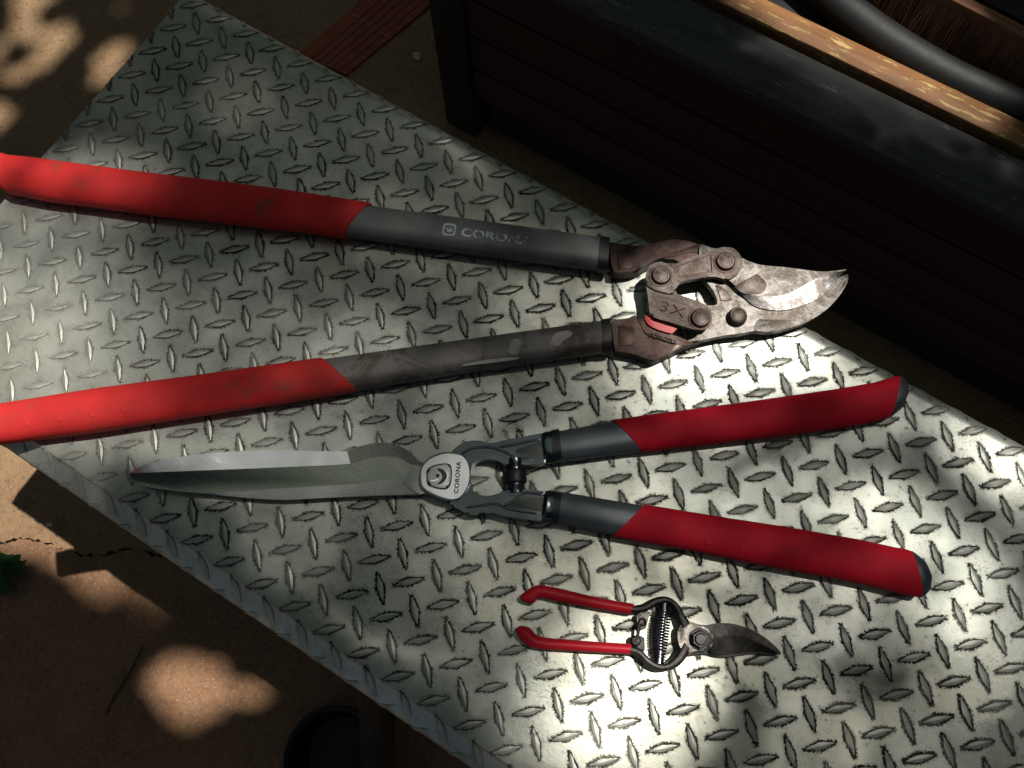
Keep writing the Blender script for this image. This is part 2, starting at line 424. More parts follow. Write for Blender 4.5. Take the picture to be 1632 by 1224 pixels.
def strip(name, pa, za, pb, zb, mat, parent, n=24, thick=0.0012):
    """a sloping facet between two traced edges at their own heights"""
    def samp(pts):
        c = curve_through(pts, 8, False); d = [0]
        for i in range(1, len(c)): d.append(d[-1] + np.linalg.norm(c[i] - c[i - 1]))
        return [np.array([np.interp(t * d[-1], d, [q[j] for q in c]) for j in (0, 1)]) for t in np.linspace(0, 1, n)]
    A = [at(*p, za) for p in samp(pa)]; B = [at(*p, zb) for p in samp(pb)]
    V = A + B + [v - np.array([0, 0, thick]) for v in A] + [v - np.array([0, 0, thick]) for v in B]
    F = []
    for i in range(n - 1):
        F += [(i, i + 1, n + i + 1, n + i), (2 * n + i, 3 * n + i, 3 * n + i + 1, 2 * n + i + 1),
              (i, 2 * n + i, 2 * n + i + 1, i + 1), (n + i, n + i + 1, 3 * n + i + 1, 3 * n + i)]
    F += [(0, n, 3 * n, 2 * n), (n - 1, 3 * n - 1, 4 * n - 1, 2 * n - 1)]
    bm = bmesh.new(); vs_ = [bm.verts.new(v) for v in V]
    for f in F: bm.faces.new([vs_[i] for i in f])
    bmesh.ops.remove_doubles(bm, verts=bm.verts, dist=1e-6)
    return finish(name, bm, mat, parent, 30)


def tube(name, st, mat, parent, exp=2.4, seg=28, cap=True, sharp=40, facet=None):
    """oval tube through stations (left pixel, right pixel, centre height, half thickness)"""
    bm = bmesh.new(); rings = []
    for (l, r, zc, b) in st:
        L, R = at(*l, zc), at(*r, zc); c = (L + R) / 2; h = (L - R) / 2
        ring = []
        for k in range(seg):
            a = 2 * math.pi * k / seg; ca, sa = math.cos(a), math.sin(a)
            cx = math.copysign(abs(ca) ** (2 / exp), ca); sz = math.copysign(abs(sa) ** (2 / exp), sa)
            p = c + h * cx; ring.append(bm.verts.new((p[0], p[1], zc + b * sz)))
        rings.append(ring)
    for a, b in zip(rings, rings[1:]):
        for k in range(seg): bm.faces.new((a[k], a[(k + 1) % seg], b[(k + 1) % seg], b[k]))
    if cap: bm.faces.new(rings[0]); bm.faces.new(rings[-1][::-1])
    return finish(name, bm, mat, parent, sharp)


def rod(name, pts, radii, mat, parent, seg=12, cap=True, sharp=40, flat=1.0):
    """round rod through world points"""
    bm = bmesh.new(); rings = []; P = [Vector(p) for p in pts]
    up0 = None
    for i, p in enumerate(P):
        t = (P[min(i + 1, len(P) - 1)] - P[max(i - 1, 0)]).normalized()
        up = Vector((0, 0, 1)) if abs(t.z) < 0.95 else (up0 or Vector((1, 0, 0)))
        s = t.cross(up).normalized(); u = s.cross(t).normalized(); up0 = u
        r = radii[i] if hasattr(radii, '__len__') else radii
        rings.append([bm.verts.new(p + s * (r * math.cos(2 * math.pi * k / seg)) + u * (r * flat * math.sin(2 * math.pi * k / seg))) for k in range(seg)])
    for a, b in zip(rings, rings[1:]):
        for k in range(seg): bm.faces.new((a[k], a[(k + 1) % seg], b[(k + 1) % seg], b[k]))
    if cap: bm.faces.new(rings[0]); bm.faces.new(rings[-1][::-1])
    return finish(name, bm, mat, parent, sharp)


def lathe(name, c, prof, mat, parent, seg=28, tilt=None, sharp=30):
    bm = bmesh.new(); rings = []
    for r, z in prof:
        if r <= 1e-6: rings.append([bm.verts.new((c[0], c[1], c[2] + z))])
        else: rings.append([bm.verts.new((c[0] + r * math.cos(2 * math.pi * k / seg), c[1] + r * math.sin(2 * math.pi * k / seg), c[2] + z)) for k in range(seg)])
    for a, b in zip(rings, rings[1:]):
        for k in range(seg):
            k2 = (k + 1) % seg
            if len(a) == 1 and len(b) == 1: continue
            if len(b) == 1: bm.faces.new((a[k], a[k2], b[0]))
            elif len(a) == 1: bm.faces.new((a[0], b[k2], b[k]))
            else: bm.faces.new((a[k], a[k2], b[k2], b[k]))
    return finish(name, bm, mat, parent, sharp)


def box(name, lo, hi, mat, parent=None, bevel=0.002):
    bm = bmesh.new(); bmesh.ops.create_cube(bm, size=1.0)
    for v in bm.verts: v.co = Vector([lo[i] + (v.co[i] + 0.5) * (hi[i] - lo[i]) for i in range(3)])
    if bevel: bmesh.ops.bevel(bm, geom=list(bm.edges), offset=bevel, segments=2, profile=0.5, affect='EDGES')
    return finish(name, bm, mat, parent, 35)


def lettering(name, text, origin_px, right_px, height_px, z, mat, parent, raise_=0.0003, bold=0.0, surf=None, widen=1.0, spacing=1.0):
    """letters laid on a surface: from origin pixel to right pixel, letters height_px tall"""
    cu = bpy.data.curves.new(name, 'FONT'); cu.body = text; cu.size = 1.0; cu.offset = bold; cu.space_character = spacing
    cu.resolution_u = 4
    o = bpy.data.objects.new(name, cu); COL.objects.link(o)
    me = o.to_mesh(); bm = bmesh.new(); bm.from_mesh(me); o.to_mesh_clear()
    bpy.data.objects.remove(o); bpy.data.curves.remove(cu)
    bmesh.ops.triangulate(bm, faces=bm.faces)
    if surf is not None: bmesh.ops.subdivide_edges(bm, edges=list(bm.edges), cuts=2)
    xs = [v.co.x for v in bm.verts]; ys = [v.co.y for v in bm.verts]
    x0, x1, y0, y1 = min(xs), max(xs), min(ys), max(ys)
    O = at(*origin_px, z); Rr = at(*right_px, z); e = Rr - O; el = np.linalg.norm(e); n = np.array([-e[1], e[0], 0]) / el
    hh = height_px * np.linalg.norm(at(origin_px[0] + 1, origin_px[1], z) - O)
    ret = []
    for v in bm.verts:
        p = O + e * ((v.co.x - x0) / (x1 - x0)) + n * (hh * (v.co.y - y0) / (y1 - y0))
        zz = (surf(p) if surf else z) + raise_
        v.co = (p[0], p[1], zz)
    if raise_ > 0.00035:
        r = bmesh.ops.extrude_face_region(bm, geom=list(bm.faces))
        for g in r['geom']:
            if isinstance(g, bmesh.types.BMVert): g.co.z -= raise_ + 0.0003
    return finish(name, bm, mat, parent, 30, smooth=False)


# ------------------------------------------------------------------ ground
def ragged(p, q, n, amp, seed):
    r = random.Random(seed); out = []
    p, q = np.array(p, float), np.array(q, float); d = (q - p); nn = np.array([-d[1], d[0]]) / np.linalg.norm(d)
    for i in range(n): out.append(p + d * (i / n) + nn * (r.uniform(-amp, amp)))
    return out


soil = raw('soil', [(-9, -9, GZ - 0.014), (9, -9, GZ - 0.014), (9, 9, GZ - 0.014), (-9, 9, GZ - 0.014)], [(0, 1, 2, 3)], M['soil'])
put(soil, kind='structure')
cr = [(-9.0, -4.6), (-2.0, -1.02)] + [tuple(at(*q, GZ)[:2]) for q in [(-160, 872), (-60, 868), (0, 865), (28, 857), (60, 861), (95, 872), (130, 884), (168, 882), (205, 872), (250, 885), (300, 880), (360, 905)]] + [(0.3, 0.05), (3.0, 1.3), (9.0, 4.6)]
line_up, line_lo = [], []
for i, (a, b) in enumerate(zip(cr, cr[1:])):
    L = math.dist(a, b); n = max(1, min(60, int(L / 0.004))); line_up += ragged(a, b, n, min(0.0032, L * 0.08), 50 + i)
    line_lo += ragged((a[0] + 0.001, a[1] - 0.0012), (b[0] + 0.001, b[1] - 0.0012), n, min(0.0036, L * 0.08), 90 + i)
line_up.append(np.array(cr[-1])); line_lo.append(np.array(cr[-1]) + [0.001, -0.0012])
up_poly = [tuple(p) for p in line_up] + [(9, 9), (-9, 9)]
lo_poly = [tuple(p) for p in line_lo] + [(9, -9), (-9, -9)]
put(prism_world('patio_slab', up_poly, GZ - 0.012, GZ, M['slab'], None, 0.0), kind='structure')
put(prism_world('reddish_slab', lo_poly, GZ - 0.012, GZ - 0.003, M['slab_red'], None, 0.0), kind='structure')

# ------------------------------------------------------------------ table with tread plate top
X0, X1 = -0.677, 0.62
YB, YT, RB, RT = -0.2535, 0.1815, 0.0185, 0.0135     # where the bends start and their radii
FL = 0.045
table = thing('work_table', (-0.03, -0.03, GZ), 'low work table topped with galvanised diamond tread plate, edges folded down', 'table')


BAND = math.radians(33)
_s = np.linspace(0, 0.12, 1201)
_a = np.interp(_s, [0, 0.0010, 0.0030, 0.0045, 0.0210, 0.0280], [0, math.radians(62), math.radians(62), BAND, BAND, math.pi / 2])
_py = np.concatenate([[0], np.cumsum(np.cos((_a[1:] + _a[:-1]) / 2) * np.diff(_s))]); _pz = np.concatenate([[0], np.cumsum(np.sin((_a[1:] + _a[:-1]) / 2) * np.diff(_s))])


def fold(x, y, h):
    """flat sheet coordinates -> the folded sheet; h above the face"""
    if y < YB:
        q = YB - y; a = float(np.interp(q, _s, _a)); oy = float(np.interp(q, _s, _py)); oz = float(np.interp(q, _s, _pz))
        return (x, YB - oy - h * math.sin(a), -oz + h * math.cos(a))
    if y > YT:
        q = y - YT; a = min(q / RT, math.pi / 2); rest = max(0, q - RT * math.pi / 2)
        r = RT + h; return (x, YT + r * math.sin(a), -RT + r * math.cos(a) - rest)
    return (x, y, h)


ys = [YB - q for q in (0.080, 0.0280, 0.0266, 0.0252, 0.0238, 0.0224, 0.0210, 0.0155, 0.0100, 0.0045, 0.0038, 0.0030, 0.0020, 0.0010, 0.0005)] + list(np.linspace(YB, YT, 24)) + \
     [YT + RT * math.pi / 2 * k / 10 for k in range(1, 11)] + [YT + RT * math.pi / 2 + FL]
xs = list(np.linspace(X0, X1, 80))
V, F = [], []
rr = random.Random(3)
edge_j = [rr.uniform(-0.0006, 0.0006) for _ in ys]
for h in (0.0, -0.003):
    for j, y in enumerate(ys):
        for i, x in enumerate(xs):
            V.append(fold(x + (edge_j[j] if i == 0 else 0), y, h))
nx, ny = len(xs), len(ys); o2 = nx * ny
for j in range(ny - 1):
    for i in range(nx - 1):
        a = j * nx + i
        F.append((a, a + 1, a + nx + 1, a + nx)); F.append((o2 + a, o2 + a + nx, o2 + a + nx + 1, o2 + a + 1))
for j in range(ny - 1):
    for i in (0, nx - 1):
        a = j * nx + i; F.append((a, a + nx, o2 + a + nx, o2 + a) if i == 0 else (a, o2 + a, o2 + a + nx, a + nx))
for i in range(nx - 1):
    for j in (0, ny - 1):
        a = j * nx + i; F.append((a, o2 + a, o2 + a + 1, a + 1))
plate = raw('tread_plate', V, F, M['plate'], table, smooth=True)
plate['label'] = 'galvanised diamond tread plate with grime round its raised lugs'


def lug_shape(r):
    """one raised lug, long axis on x: flank ring, shoulder ring, small flat top"""
    K = 16; V = []; F = []; mi = []
    jit = [r.uniform(0.86, 1.12) for _ in range(K)]
    for lv, (sl, sw, h) in enumerate(((1.0, 1.0, -0.0003), (0.95, 0.86, LUG_H * 0.62), (0.60, 0.10, LUG_H))):
        for k in range(K):
            a = 2 * math.pi * k / K; c, s = math.cos(a), math.sin(a)
            q = 1.0 / (abs(c) ** 1.22 + abs(s) ** 1.22) ** (1 / 1.22)
            j = jit[k] if lv < 2 else 1 + (jit[k] - 1) * 0.5
            V.append((q * c * LUG_L * sl * (1 + (j - 1) * 0.3), q * s * LUG_W * sw * j, h))
    for lv in range(2):
        for k in range(K):
            k2 = (k + 1) % K
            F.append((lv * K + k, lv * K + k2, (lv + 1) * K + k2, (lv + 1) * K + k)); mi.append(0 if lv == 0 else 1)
    F.append(tuple(2 * K + k for k in range(K))); mi.append(1)
    return V, F, mi


shapes = [lug_shape(random.Random(20 + k)) for k in range(7)]
lug_mesh = []
for V, F, mi in shapes:
    me = bpy.data.meshes.new('raised_lug'); me.from_pydata(V, [], F)
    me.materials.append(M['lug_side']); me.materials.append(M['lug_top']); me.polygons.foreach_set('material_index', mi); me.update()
    lug_mesh.append(me)
lugs = []
for i in range(int(X0 / PX) - 2, int(X1 / PX) + 3):
    for j in range(-14, 14):
        for half, ang in ((0.0, -math.atan2(PY, PX)), (0.5, math.atan2(PY, PX))):
            x, y = (i + half) * PX, (j + half) * PY
            if X0 + 0.0035 < x < X1 - 0.012 and YB - 0.060 < y < YT + 0.035: lugs.append((x, y, ang))


def seen(x, y):
    c = RW @ (np.array(fold(x, y, 0)) - CAM); u, v = FPX * c[0] / c[2] + 816, FPX * c[1] / c[2] + 612
    return (-10 < u < 1642 and -10 < v < 1234), c[2]


flat, rest = [], []
for q in lugs:
    vis, dep = seen(q[0], q[1])
    m = 0.015
    isflat = YB + m < q[1] < YT - m and q[0] > X0 + m
    (flat if (isflat and vis) else rest).append((dep, q))
flat.sort(key=lambda t: t[0])
rest += flat[300:]; flat = flat[:300]
ploc = Vector((0, 0, 0))
for k, (dep, (x, y, a)) in enumerate(flat):
    o = bpy.data.objects.new('raised_lug', lug_mesh[(k * 5 + int(x * 1000)) % 7]); COL.objects.link(o); o.parent = plate
    o.location = (x + rr.uniform(-.0003, .0003), y + rr.uniform(-.0003, .0003), 0)
    o.rotation_euler = (0, 0, a + rr.uniform(-0.03, 0.03) + (math.pi if k % 2 else 0)); o.scale = (rr.uniform(0.96, 1.04), rr.uniform(0.92, 1.08), rr.uniform(0.85, 1.1))
V, F, mi = [], [], []
for k, (dep, (x, y, a)) in enumerate(rest):
    v, f, m = shapes[k % 7]; b = len(V); ca, sa = math.cos(a), math.sin(a)
    for (lx, ly, lh) in v:
        wx = max(X0 + 0.0005, x + lx * ca - ly * sa)
        yy = y + lx * sa + ly * ca; out_ = max(0.0, YB - yy, yy - YT)
        V.append(fold(wx, yy, lh * (1 - 0.35 * min(1.0, out_ / 0.008))))
    F += [tuple(b + t for t in ff) for ff in f]; mi += m
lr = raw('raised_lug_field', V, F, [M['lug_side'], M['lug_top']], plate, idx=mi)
lr['kind'] = 'stuff'

# frame and legs under the sheet
box('frame_rail', (X0 + 0.03, YB + 0.006, -0.050), (X1 - 0.03, YB + 0.036, -0.0035), M['blackmetal'], table)
box('frame_rail', (X0 + 0.03, YT - 0.036, -0.050), (X1 - 0.03, YT - 0.006, -0.0035), M['blackmetal'], table)
for (tx, ty, fx, fy) in ((-0.155, YB + 0.02, -0.105, -0.43), (0.52, YB + 0.02, 0.54, -0.36), (-0.60, YT - 0.02, -0.60, YT - 0.02), (0.52, YT - 0.02, 0.52, YT - 0.02)):
    rod('leg', [(tx, ty, -0.048), ((tx + fx) / 2, (ty + fy) / 2, (GZ - 0.048) / 2), (fx, fy, GZ + 0.0)], 0.018, M['blackmetal'], table, 16)

# ------------------------------------------------------------------ long loppers
lop = thing('loppers', (*at(700, 470, 0)[:2], 0.001), 'long-handled bypass loppers with rusty compound head and faded red grips', 'loppers')
Z1 = zoom(940, 340, 3.548)


def stations(up, lo, zc, b, closed_end=None):
    return [(u, l, zc if not hasattr(zc, '__len__') else zc[i], b if not hasattr(b, '__len__') else b[i]) for i, (u, l) in enumerate(zip(up, lo))]


def lin(p, q, t): return (p[0] + (q[0] - p[0]) * t, p[1] + (q[1] - p[1]) * t)


HZ = 0.0155
tube('handle_tube', stations([(540, 322), (598, 332), (745, 351.5), (959.5, 381)], [(470, 364), (550.5, 375), (745, 402.6), (953.5, 430)], HZ, 0.0108), M['grey_tube'], lop, 2.9)
tube('handle_tube', stations([(460, 581), (518, 574), (714.5, 546.6), (959.6, 513)], [(520, 630), (566, 621.7), (745, 592.6), (962.6, 562)], HZ, 0.0108), M['grey_tube_worn'], lop, 2.9)
g1 = tube('grip', stations([(-70, 226), (-64, 230), (-30, 238), (0, 245), (20, 250.5), (65, 255), (147, 266.5), (240, 278.5), (340, 290), (449, 304), (540, 318), (590, 325.5), (594, 328)],
                           [(-74, 284), (-62, 286), (-28, 291), (0, 299), (12, 307), (73, 319), (147, 328), (240, 341), (320, 349.5), (408, 360), (500, 371), (549, 378), (552, 375.5)], HZ,
                           [0.004, 0.010, 0.0125, 0.013, 0.013, 0.0135, 0.0138, 0.0138, 0.0136, 0.0133, 0.0130, 0.0128, 0.0116]), M['red_old'], lop, 2.5)
g2 = tube('grip', stations([(-110, 662), (-100, 660), (-50, 653), (0, 645), (155, 620), (310, 600), (430, 583), (512, 571.5), (516.5, 573.5)],
                           [(-104, 718), (-96, 721), (-50, 714), (0, 707.5), (155, 688), (310, 663.5), (460, 641), (567, 623.5), (567, 620.5)], HZ,
                           [0.005, 0.010, 0.0132, 0.0138, 0.0138, 0.0136, 0.0132, 0.0128, 0.0116]), M['red_old'], lop, 2.5)
for q in [(42, 673), (94, 667), (146, 660), (197, 652), (218, 640)]:
    c = at(*q, HZ + 0.0128); lathe('grip_dot', (c[0], c[1], HZ + 0.0120), [(0.0034, 0), (0.0032, 0.0012), (0.0024, 0.0015), (0, 0.0015)], M['red_old'], g2, 16)
tube('collar', stations([(956, 379.5), (971, 381.5)], [(951.5, 432), (967, 434)], HZ, [0.0122, 0.0122]), M['black'], lop, 2.9)
tube('collar', stations([(957, 511.5), (971, 509.5)], [(959.5, 564), (974, 562)], HZ, [0.0122, 0.0122]), M['black'], lop, 2.9)
# worn print on the upper tube
ua, ub, la, lb = at(598, 332, HZ), at(959.5, 381, HZ), at(550.5, 375, HZ), at(953.5, 430, HZ)


def tube_top(p):
    ax = (ub + lb - ua - la); ax = ax / np.linalg.norm(ax); nn = np.array([-ax[1], ax[0], 0]); c = (ua + la) / 2
    v = abs((p - c) @ nn); t = (p - c) @ ax / np.linalg.norm((ub + lb - ua - la) / 2)
    a = (np.linalg.norm(np.cross(ub - ua, (la - ua))) / np.linalg.norm(ub - ua)) / 2 * (1 - 0.06 * t)
    return HZ + 0.0108 * max(0.0, 1 - min(0.999, v / a) ** 2.9) ** (1 / 2.9)


lettering('worn_lettering', 'CORONA', (734, 376), (846, 391), 14.5, HZ + 0.0108, M['worn_ink'], lop, 0.00025, 0.03, tube_top, spacing=1.05)
lettering('worn_lettering', 'AL 8', (892, 393), (917, 396.5), 5, HZ + 0.0108, M['worn_ink2'], lop, 0.00025, 0.0, tube_top)


def ring_emblem(name, c_px, r_px, z, mat, parent, surf, inner=0.72):
    e = at(c_px[0] + 10, c_px[1] + 1.3, z) - at(*c_px, z); el = np.linalg.norm(e); e /= el; s = el / 10.08
    n = np.array([-e[1], e[0], 0]); O = at(*c_px, z); V, F = [], []

    def P(u, v):
        p = O + e * (u * r_px * s) + n * (v * r_px * s); return (p[0], p[1], surf(p) + 0.00025)
    K = 40
    for sc in (1.0, inner):
        for k in range(K):
            a = 2 * math.pi * k / K; c_, s_ = math.cos(a), math.sin(a)
            V.append(P(sc * math.copysign(abs(c_) ** 0.45, c_), sc * math.copysign(abs(s_) ** 0.45, s_)))
    F += [(k, (k + 1) % K, K + (k + 1) % K, K + k) for k in range(K)]
    for poly in ([(-.5, .15), (-.3, .3), (-.05, -.05), (.45, .45), (.5, .2), (0, -.45), (-.2, -.4)], [(-.15, .45), (.05, .5), (.1, .3), (-.1, .25)], [(.2, -.1), (.5, 0), (.45, -.4), (.2, -.4)]):
        b = len(V); V += [P(*q) for q in poly]; F.append(tuple(range(b, b + len(poly))))
    return raw(name, V, F, mat, parent)


ring_emblem('worn_emblem', (716, 366), 10.5, HZ + 0.0108, M['worn_ink'], lop, tube_top)
# bare patches where the paint of the lower tube has gone
for pts in ([(810, 560), (818, 541), (830, 543), (828, 557), (822, 566)], [(878, 548), (885, 532), (905, 527), (912, 533), (898, 543), (890, 551)], [(735, 583), (770, 574), (820, 569), (822, 573), (770, 580)]):
    pa = [at(*q, HZ + 0.0106) for q in curve_through(pts, 4)]
    raw('paint_chip', [(p[0], p[1], HZ + 0.01085) for p in pa], [tuple(range(len(pa)))], M['chip'], lop)

# head, from the bottom layer up
lvz = 0.0165
low = prism('lower_lever', Z1([(122, 612), (122, 612), (180, 600), (265, 582), (300, 600), (330, 650), (420, 690), (560, 735), (640, 712), (640, 712), (560, 742), (470, 785), (375, 826), (330, 825), (250, 795), (140, 778), (140, 778)]), 0.003, lvz, M['rust_dark'], lop, 0.0035, 4, 3)
prism('lever_rib', Z1([(268, 588), (285, 585), (335, 640), (480, 690), (600, 742), (520, 745), (480, 735), (330, 690), (300, 650)]), lvz - 0.001, lvz + 0.0012, M['rust_dark'], low, 0.0006, 4)
hook = prism('hook_blade', Z1([(645, 372), (645, 372), (720, 382), (775, 408), (815, 445), (862, 480), (925, 512), (1000, 530), (1090, 530), (1190, 510), (1280, 460), (1365, 395), (1435, 350), (1462, 345), (1462, 345), (1452, 400), (1400, 480), (1330, 550), (1230, 612), (1100, 655), (1000, 670), (930, 664), (850, 680), (760, 690), (640, 715), (540, 735), (450, 795), (450, 795), (500, 735), (610, 690), (600, 560), (640, 520), (720, 515), (700, 440)]), 0.0095, 0.0172, M['rust_blade'], lop, 0.0009, 5)
prism('hook_recess', Z1([(712, 408), (740, 410), (775, 440), (800, 488), (798, 494), (745, 497), (738, 490), (725, 450)]), 0.0168, 0.0176, M['rust_dark'], hook, 0.0003, 4)
prism('hook_recess', Z1([(718, 416), (740, 418), (770, 445), (792, 484), (750, 490), (744, 486), (731, 448)]), 0.0170, 0.0179, M['rust_blade'], hook, 0.0002, 4)
prism('hook_jaw', Z1([(955, 600), (1010, 600), (1090, 594), (1190, 577), (1290, 528), (1375, 465), (1440, 390), (1455, 372), (1446, 402), (1394, 478), (1326, 546), (1228, 606), (1100, 648), (1000, 663), (932, 658)]), 0.0170, 0.0180, M['rust_blade'], hook, 0.0005, 4)
upl = prism('upper_lever', Z1([(108, 158), (108, 158), (200, 178), (310, 182), (390, 160), (470, 146), (560, 158), (620, 178), (720, 205), (840, 240), (830, 330), (700, 350), (560, 300), (450, 250), (370, 262), (305, 298), (262, 322), (180, 334), (128, 332), (128, 332)]), 0.003, 0.0185, M['rust_dark'], lop, 0.0035, 4, 3)
prism('lever_rib', Z1([(262, 318), (300, 282), (365, 240), (480, 215), (610, 176), (700, 205), (690, 225), (600, 215), (480, 240), (370, 262), (310, 296)]), 0.0180, 0.0196, M['rust_dark'], upl, 0.0006, 4)
for c0, r0 in (((196, 255), 1), ((200, 690), 1)):
    a, b = c0
    prism('pressed_panel', Z1([(a - 40, b - 55), (a + 52, b - 48), (a + 48, b + 55), (a - 36, b + 62)]), lvz - 0.0005 if b > 400 else 0.0180, (lvz if b > 400 else 0.0185) + 0.0006, M['rust_dark'], low if b > 400 else upl, 0.0004, 0)
blade = prism('blade', Z1([(620, 180), (700, 198), (780, 196), (860, 252), (960, 290), (1100, 304), (1290, 328), (1380, 325), (1450, 316), (1450, 316), (1442, 324), (1335, 348), (1242, 393), (1120, 458), (1000, 473), (900, 458), (838, 412), (815, 405), (790, 380), (700, 350), (640, 300)]), 0.0178, 0.0222, M['rust_blade'], lop, 0.0006, 5)
strip('ground_bevel', Z1([(840, 408), (900, 455), (1000, 470), (1120, 455), (1240, 390), (1330, 345), (1440, 322)]), 0.02235, Z1([(846, 446), (915, 514), (1000, 543), (1105, 547), (1210, 518), (1310, 466), (1448, 318)]), 0.0190, M['scraped'], blade, 30, 0.0030)
prism('blade_shoulder', Z1([(815, 412), (815, 412), (945, 340), (945, 340), (1000, 395), (975, 450), (900, 455), (860, 450)]), 0.0216, 0.0226, M['rust'], blade, 0.0003, 3)
lkz = 0.0268
lk1 = prism('link_bar', Z1([(320, 345), (335, 300), (375, 278), (420, 275), (470, 290), (560, 250), (680, 215), (730, 195), (775, 190), (815, 200), (850, 235), (862, 285), (845, 330), (810, 360), (770, 372), (700, 358), (600, 370), (500, 395), (480, 440), (400, 440), (335, 400)]), 0.0212, lkz, M['rust'], lop, 0.0012, 5)
prism('link_recess', Z1([(498, 300), (505, 296), (680, 234), (690, 238), (694, 325), (686, 334), (515, 360), (500, 352)]), lkz - 0.0008, lkz + 0.0003, M['rust_dark'], lk1, 0.0002, 3)
prism('link_recess', Z1([(506, 306), (510, 303), (676, 244), (681, 247), (685, 322), (680, 326), (520, 351), (508, 346)]), lkz - 0.0008, lkz + 0.0006, M['rust'], lk1, 0.0002, 3)
lk2 = prism('link_plate', Z1([(318, 350), (335, 300), (375, 278), (425, 280), (465, 305), (480, 345), (482, 452), (482, 452), (560, 478), (640, 510), (685, 550), (692, 600), (670, 640), (625, 660), (560, 648), (450, 614), (370, 590), (340, 560), (330, 480), (318, 400)]), 0.0212, lkz - 0.0009, M['rust'], lop, 0.0014, 5)
lk2.location.z += 0.0
prism('link_boss', Z1([(318, 350), (335, 300), (375, 278), (425, 280), (465, 305), (480, 345), (480, 440), (440, 452), (330, 415)]), lkz - 0.002, lkz + 0.0012, M['rust'], lk2, 0.0012, 5)
# engraved frame and figures on the link plate
fr = [(378, 468), (420, 470), (560, 522), (572, 535), (548, 600), (535, 604), (440, 572), (395, 545), (380, 520)]
pts = [at(*q, lkz) for q in curve_through(Z1(fr), 5)]
rod('engraved_outline', [(p[0], p[1], lkz - 0.0009) for p in pts + pts[:1]], 0.00032, M['ink'], lk2, 6, False)
lettering('engraved_figures', '3X', Z1([(392, 548)])[0], Z1([(528, 592)])[0], 17, lkz - 0.0009, M['rust_dark'], lk2, 0.0005, -0.02)
lettering('raised_lettering', 'FORGED', Z1([(332, 700)])[0], Z1([(488, 741)])[0], 6.6, lvz + 0.0012, M['rust_blade'], low, 0.0009, 0.02)
prism('stop_pad', Z1([(312, 574), (312, 574), (335, 588), (400, 622), (488, 650), (490, 655), (470, 674), (450, 676), (380, 655), (325, 622)]), lvz - 0.002, 0.0205, M['bumper_red'], lop, 0.0012, 4)
for (cx, cy), rp, zb in (((405, 345), 50, lkz + 0.0010), ((770, 266), 50, lkz - 0.0002), ((628, 588), 50, lkz - 0.0011), ((841, 572), 50, 0.0170)):
    r = rp / 3.548 / 1.86 / 1000; hh = 0.0045 if zb > 0.02 else 0.0085
    c = at(*Z1([(cx, cy)])[0], zb + hh)
    bo = lathe('bolt', (c[0], c[1], zb), [(r * 1.12, 0), (r * 1.10, hh * 0.5), (r * 0.98, hh * 0.92), (r * 0.86, hh), (r * 0.76, hh * 0.98), (r * 0.72, hh * 0.90), (r * 0.66, hh * 0.93), (0, hh * 0.96)], M['rust'], lop, 32)
    if rp and zb > 0.02:
        lathe('washer', (c[0], c[1], zb), [(r * 1.35, 0), (r * 1.33, 0.0009), (r * 1.24, 0.0011), (r * 1.05, 0.0008)], M['rust_dark'], bo, 32)

# ------------------------------------------------------------------ hedge shears
sh = thing('hedge_shears', (*at(850, 770, 0)[:2], 0.001), 'long-bladed hedge shears with clean red grips and silver pivot badge', 'hedge shears')
Z2, Z3, Z6 = zoom(640, 660, 5.1), zoom(180, 680, 3.264), zoom(860, 580, 2.55)
SZ = 0.0135
for topo, boto, redt, redb, capt, dots in (
    ([(60, 279), (80, 275), (290, 238), (370, 226)], [(66, 401), (90, 398), (410, 355), (480, 346)],
     [(290, 230), (450, 208), (600, 188), (900, 148), (1200, 105), (1350, 80), (1420, 58), (1455, 50)], [(412, 358), (560, 341), (700, 325), (1000, 290), (1200, 262), (1330, 242), (1385, 229), (1418, 218)],
     [(1464, 48), (1482, 70), (1490, 100), (1489, 112)], [(650, 215), (785, 197), (910, 178), (1040, 160), (1165, 143), (1285, 126)]),
    ([(60, 517), (80, 520), (425, 578), (500, 590)], [(58, 645), (75, 648), (300, 695), (370, 707)],
     [(428, 573), (560, 594), (700, 617), (1000, 663), (1300, 715), (1440, 746), (1480, 753), (1497, 758)], [(299, 702), (440, 727), (600, 755), (900, 818), (1200, 872), (1350, 903), (1480, 936), (1545, 949)],
     None, [(685, 722), (820, 745), (957, 772), (1095, 795), (1232, 815), (1370, 840)])):
    upper = capt is not None
    tube('handle_tube', stations(Z6(topo), Z6(boto), SZ, 0.0098), M['grey_new'], sh, 2.7)
    g = tube('grip', stations(Z6(redt), Z6(redb), SZ, [0.0110, 0.0118, 0.0119, 0.0119, 0.0119, 0.0119, 0.0117, 0.0108]), M['red_new'], sh, 2.5, 32)
    if upper: ct, cb = [(1453, 50), (1466, 51), (1483, 72), (1490, 95)], [(1414, 220), (1430, 214), (1464, 188), (1487, 140)]
    else: ct, cb = [(1495, 757), (1512, 763), (1550, 793), (1575, 840)], [(1543, 950), (1558, 947), (1578, 925), (1586, 880)]
    tube('end_cap', stations(Z6(ct), Z6(cb), SZ, [0.0106, 0.0108, 0.0098, 0.0060]), M['blackblue'], sh, 2.4, 32)
    for q in dots:
        c = at(*Z6([q])[0], SZ + 0.0112)
        lathe('grip_dot', (c[0], c[1], SZ + 0.0102), [(0.0028, 0), (0.0027, 0.0014), (0.0021, 0.0017), (0, 0.0017)], M['red_new'], g, 16)
tube('collar', stations(Z2([(1212, 138), (1275, 124)]), Z2([(1236, 396), (1302, 384)]), SZ, 0.0108), M['black'], sh, 2.7)
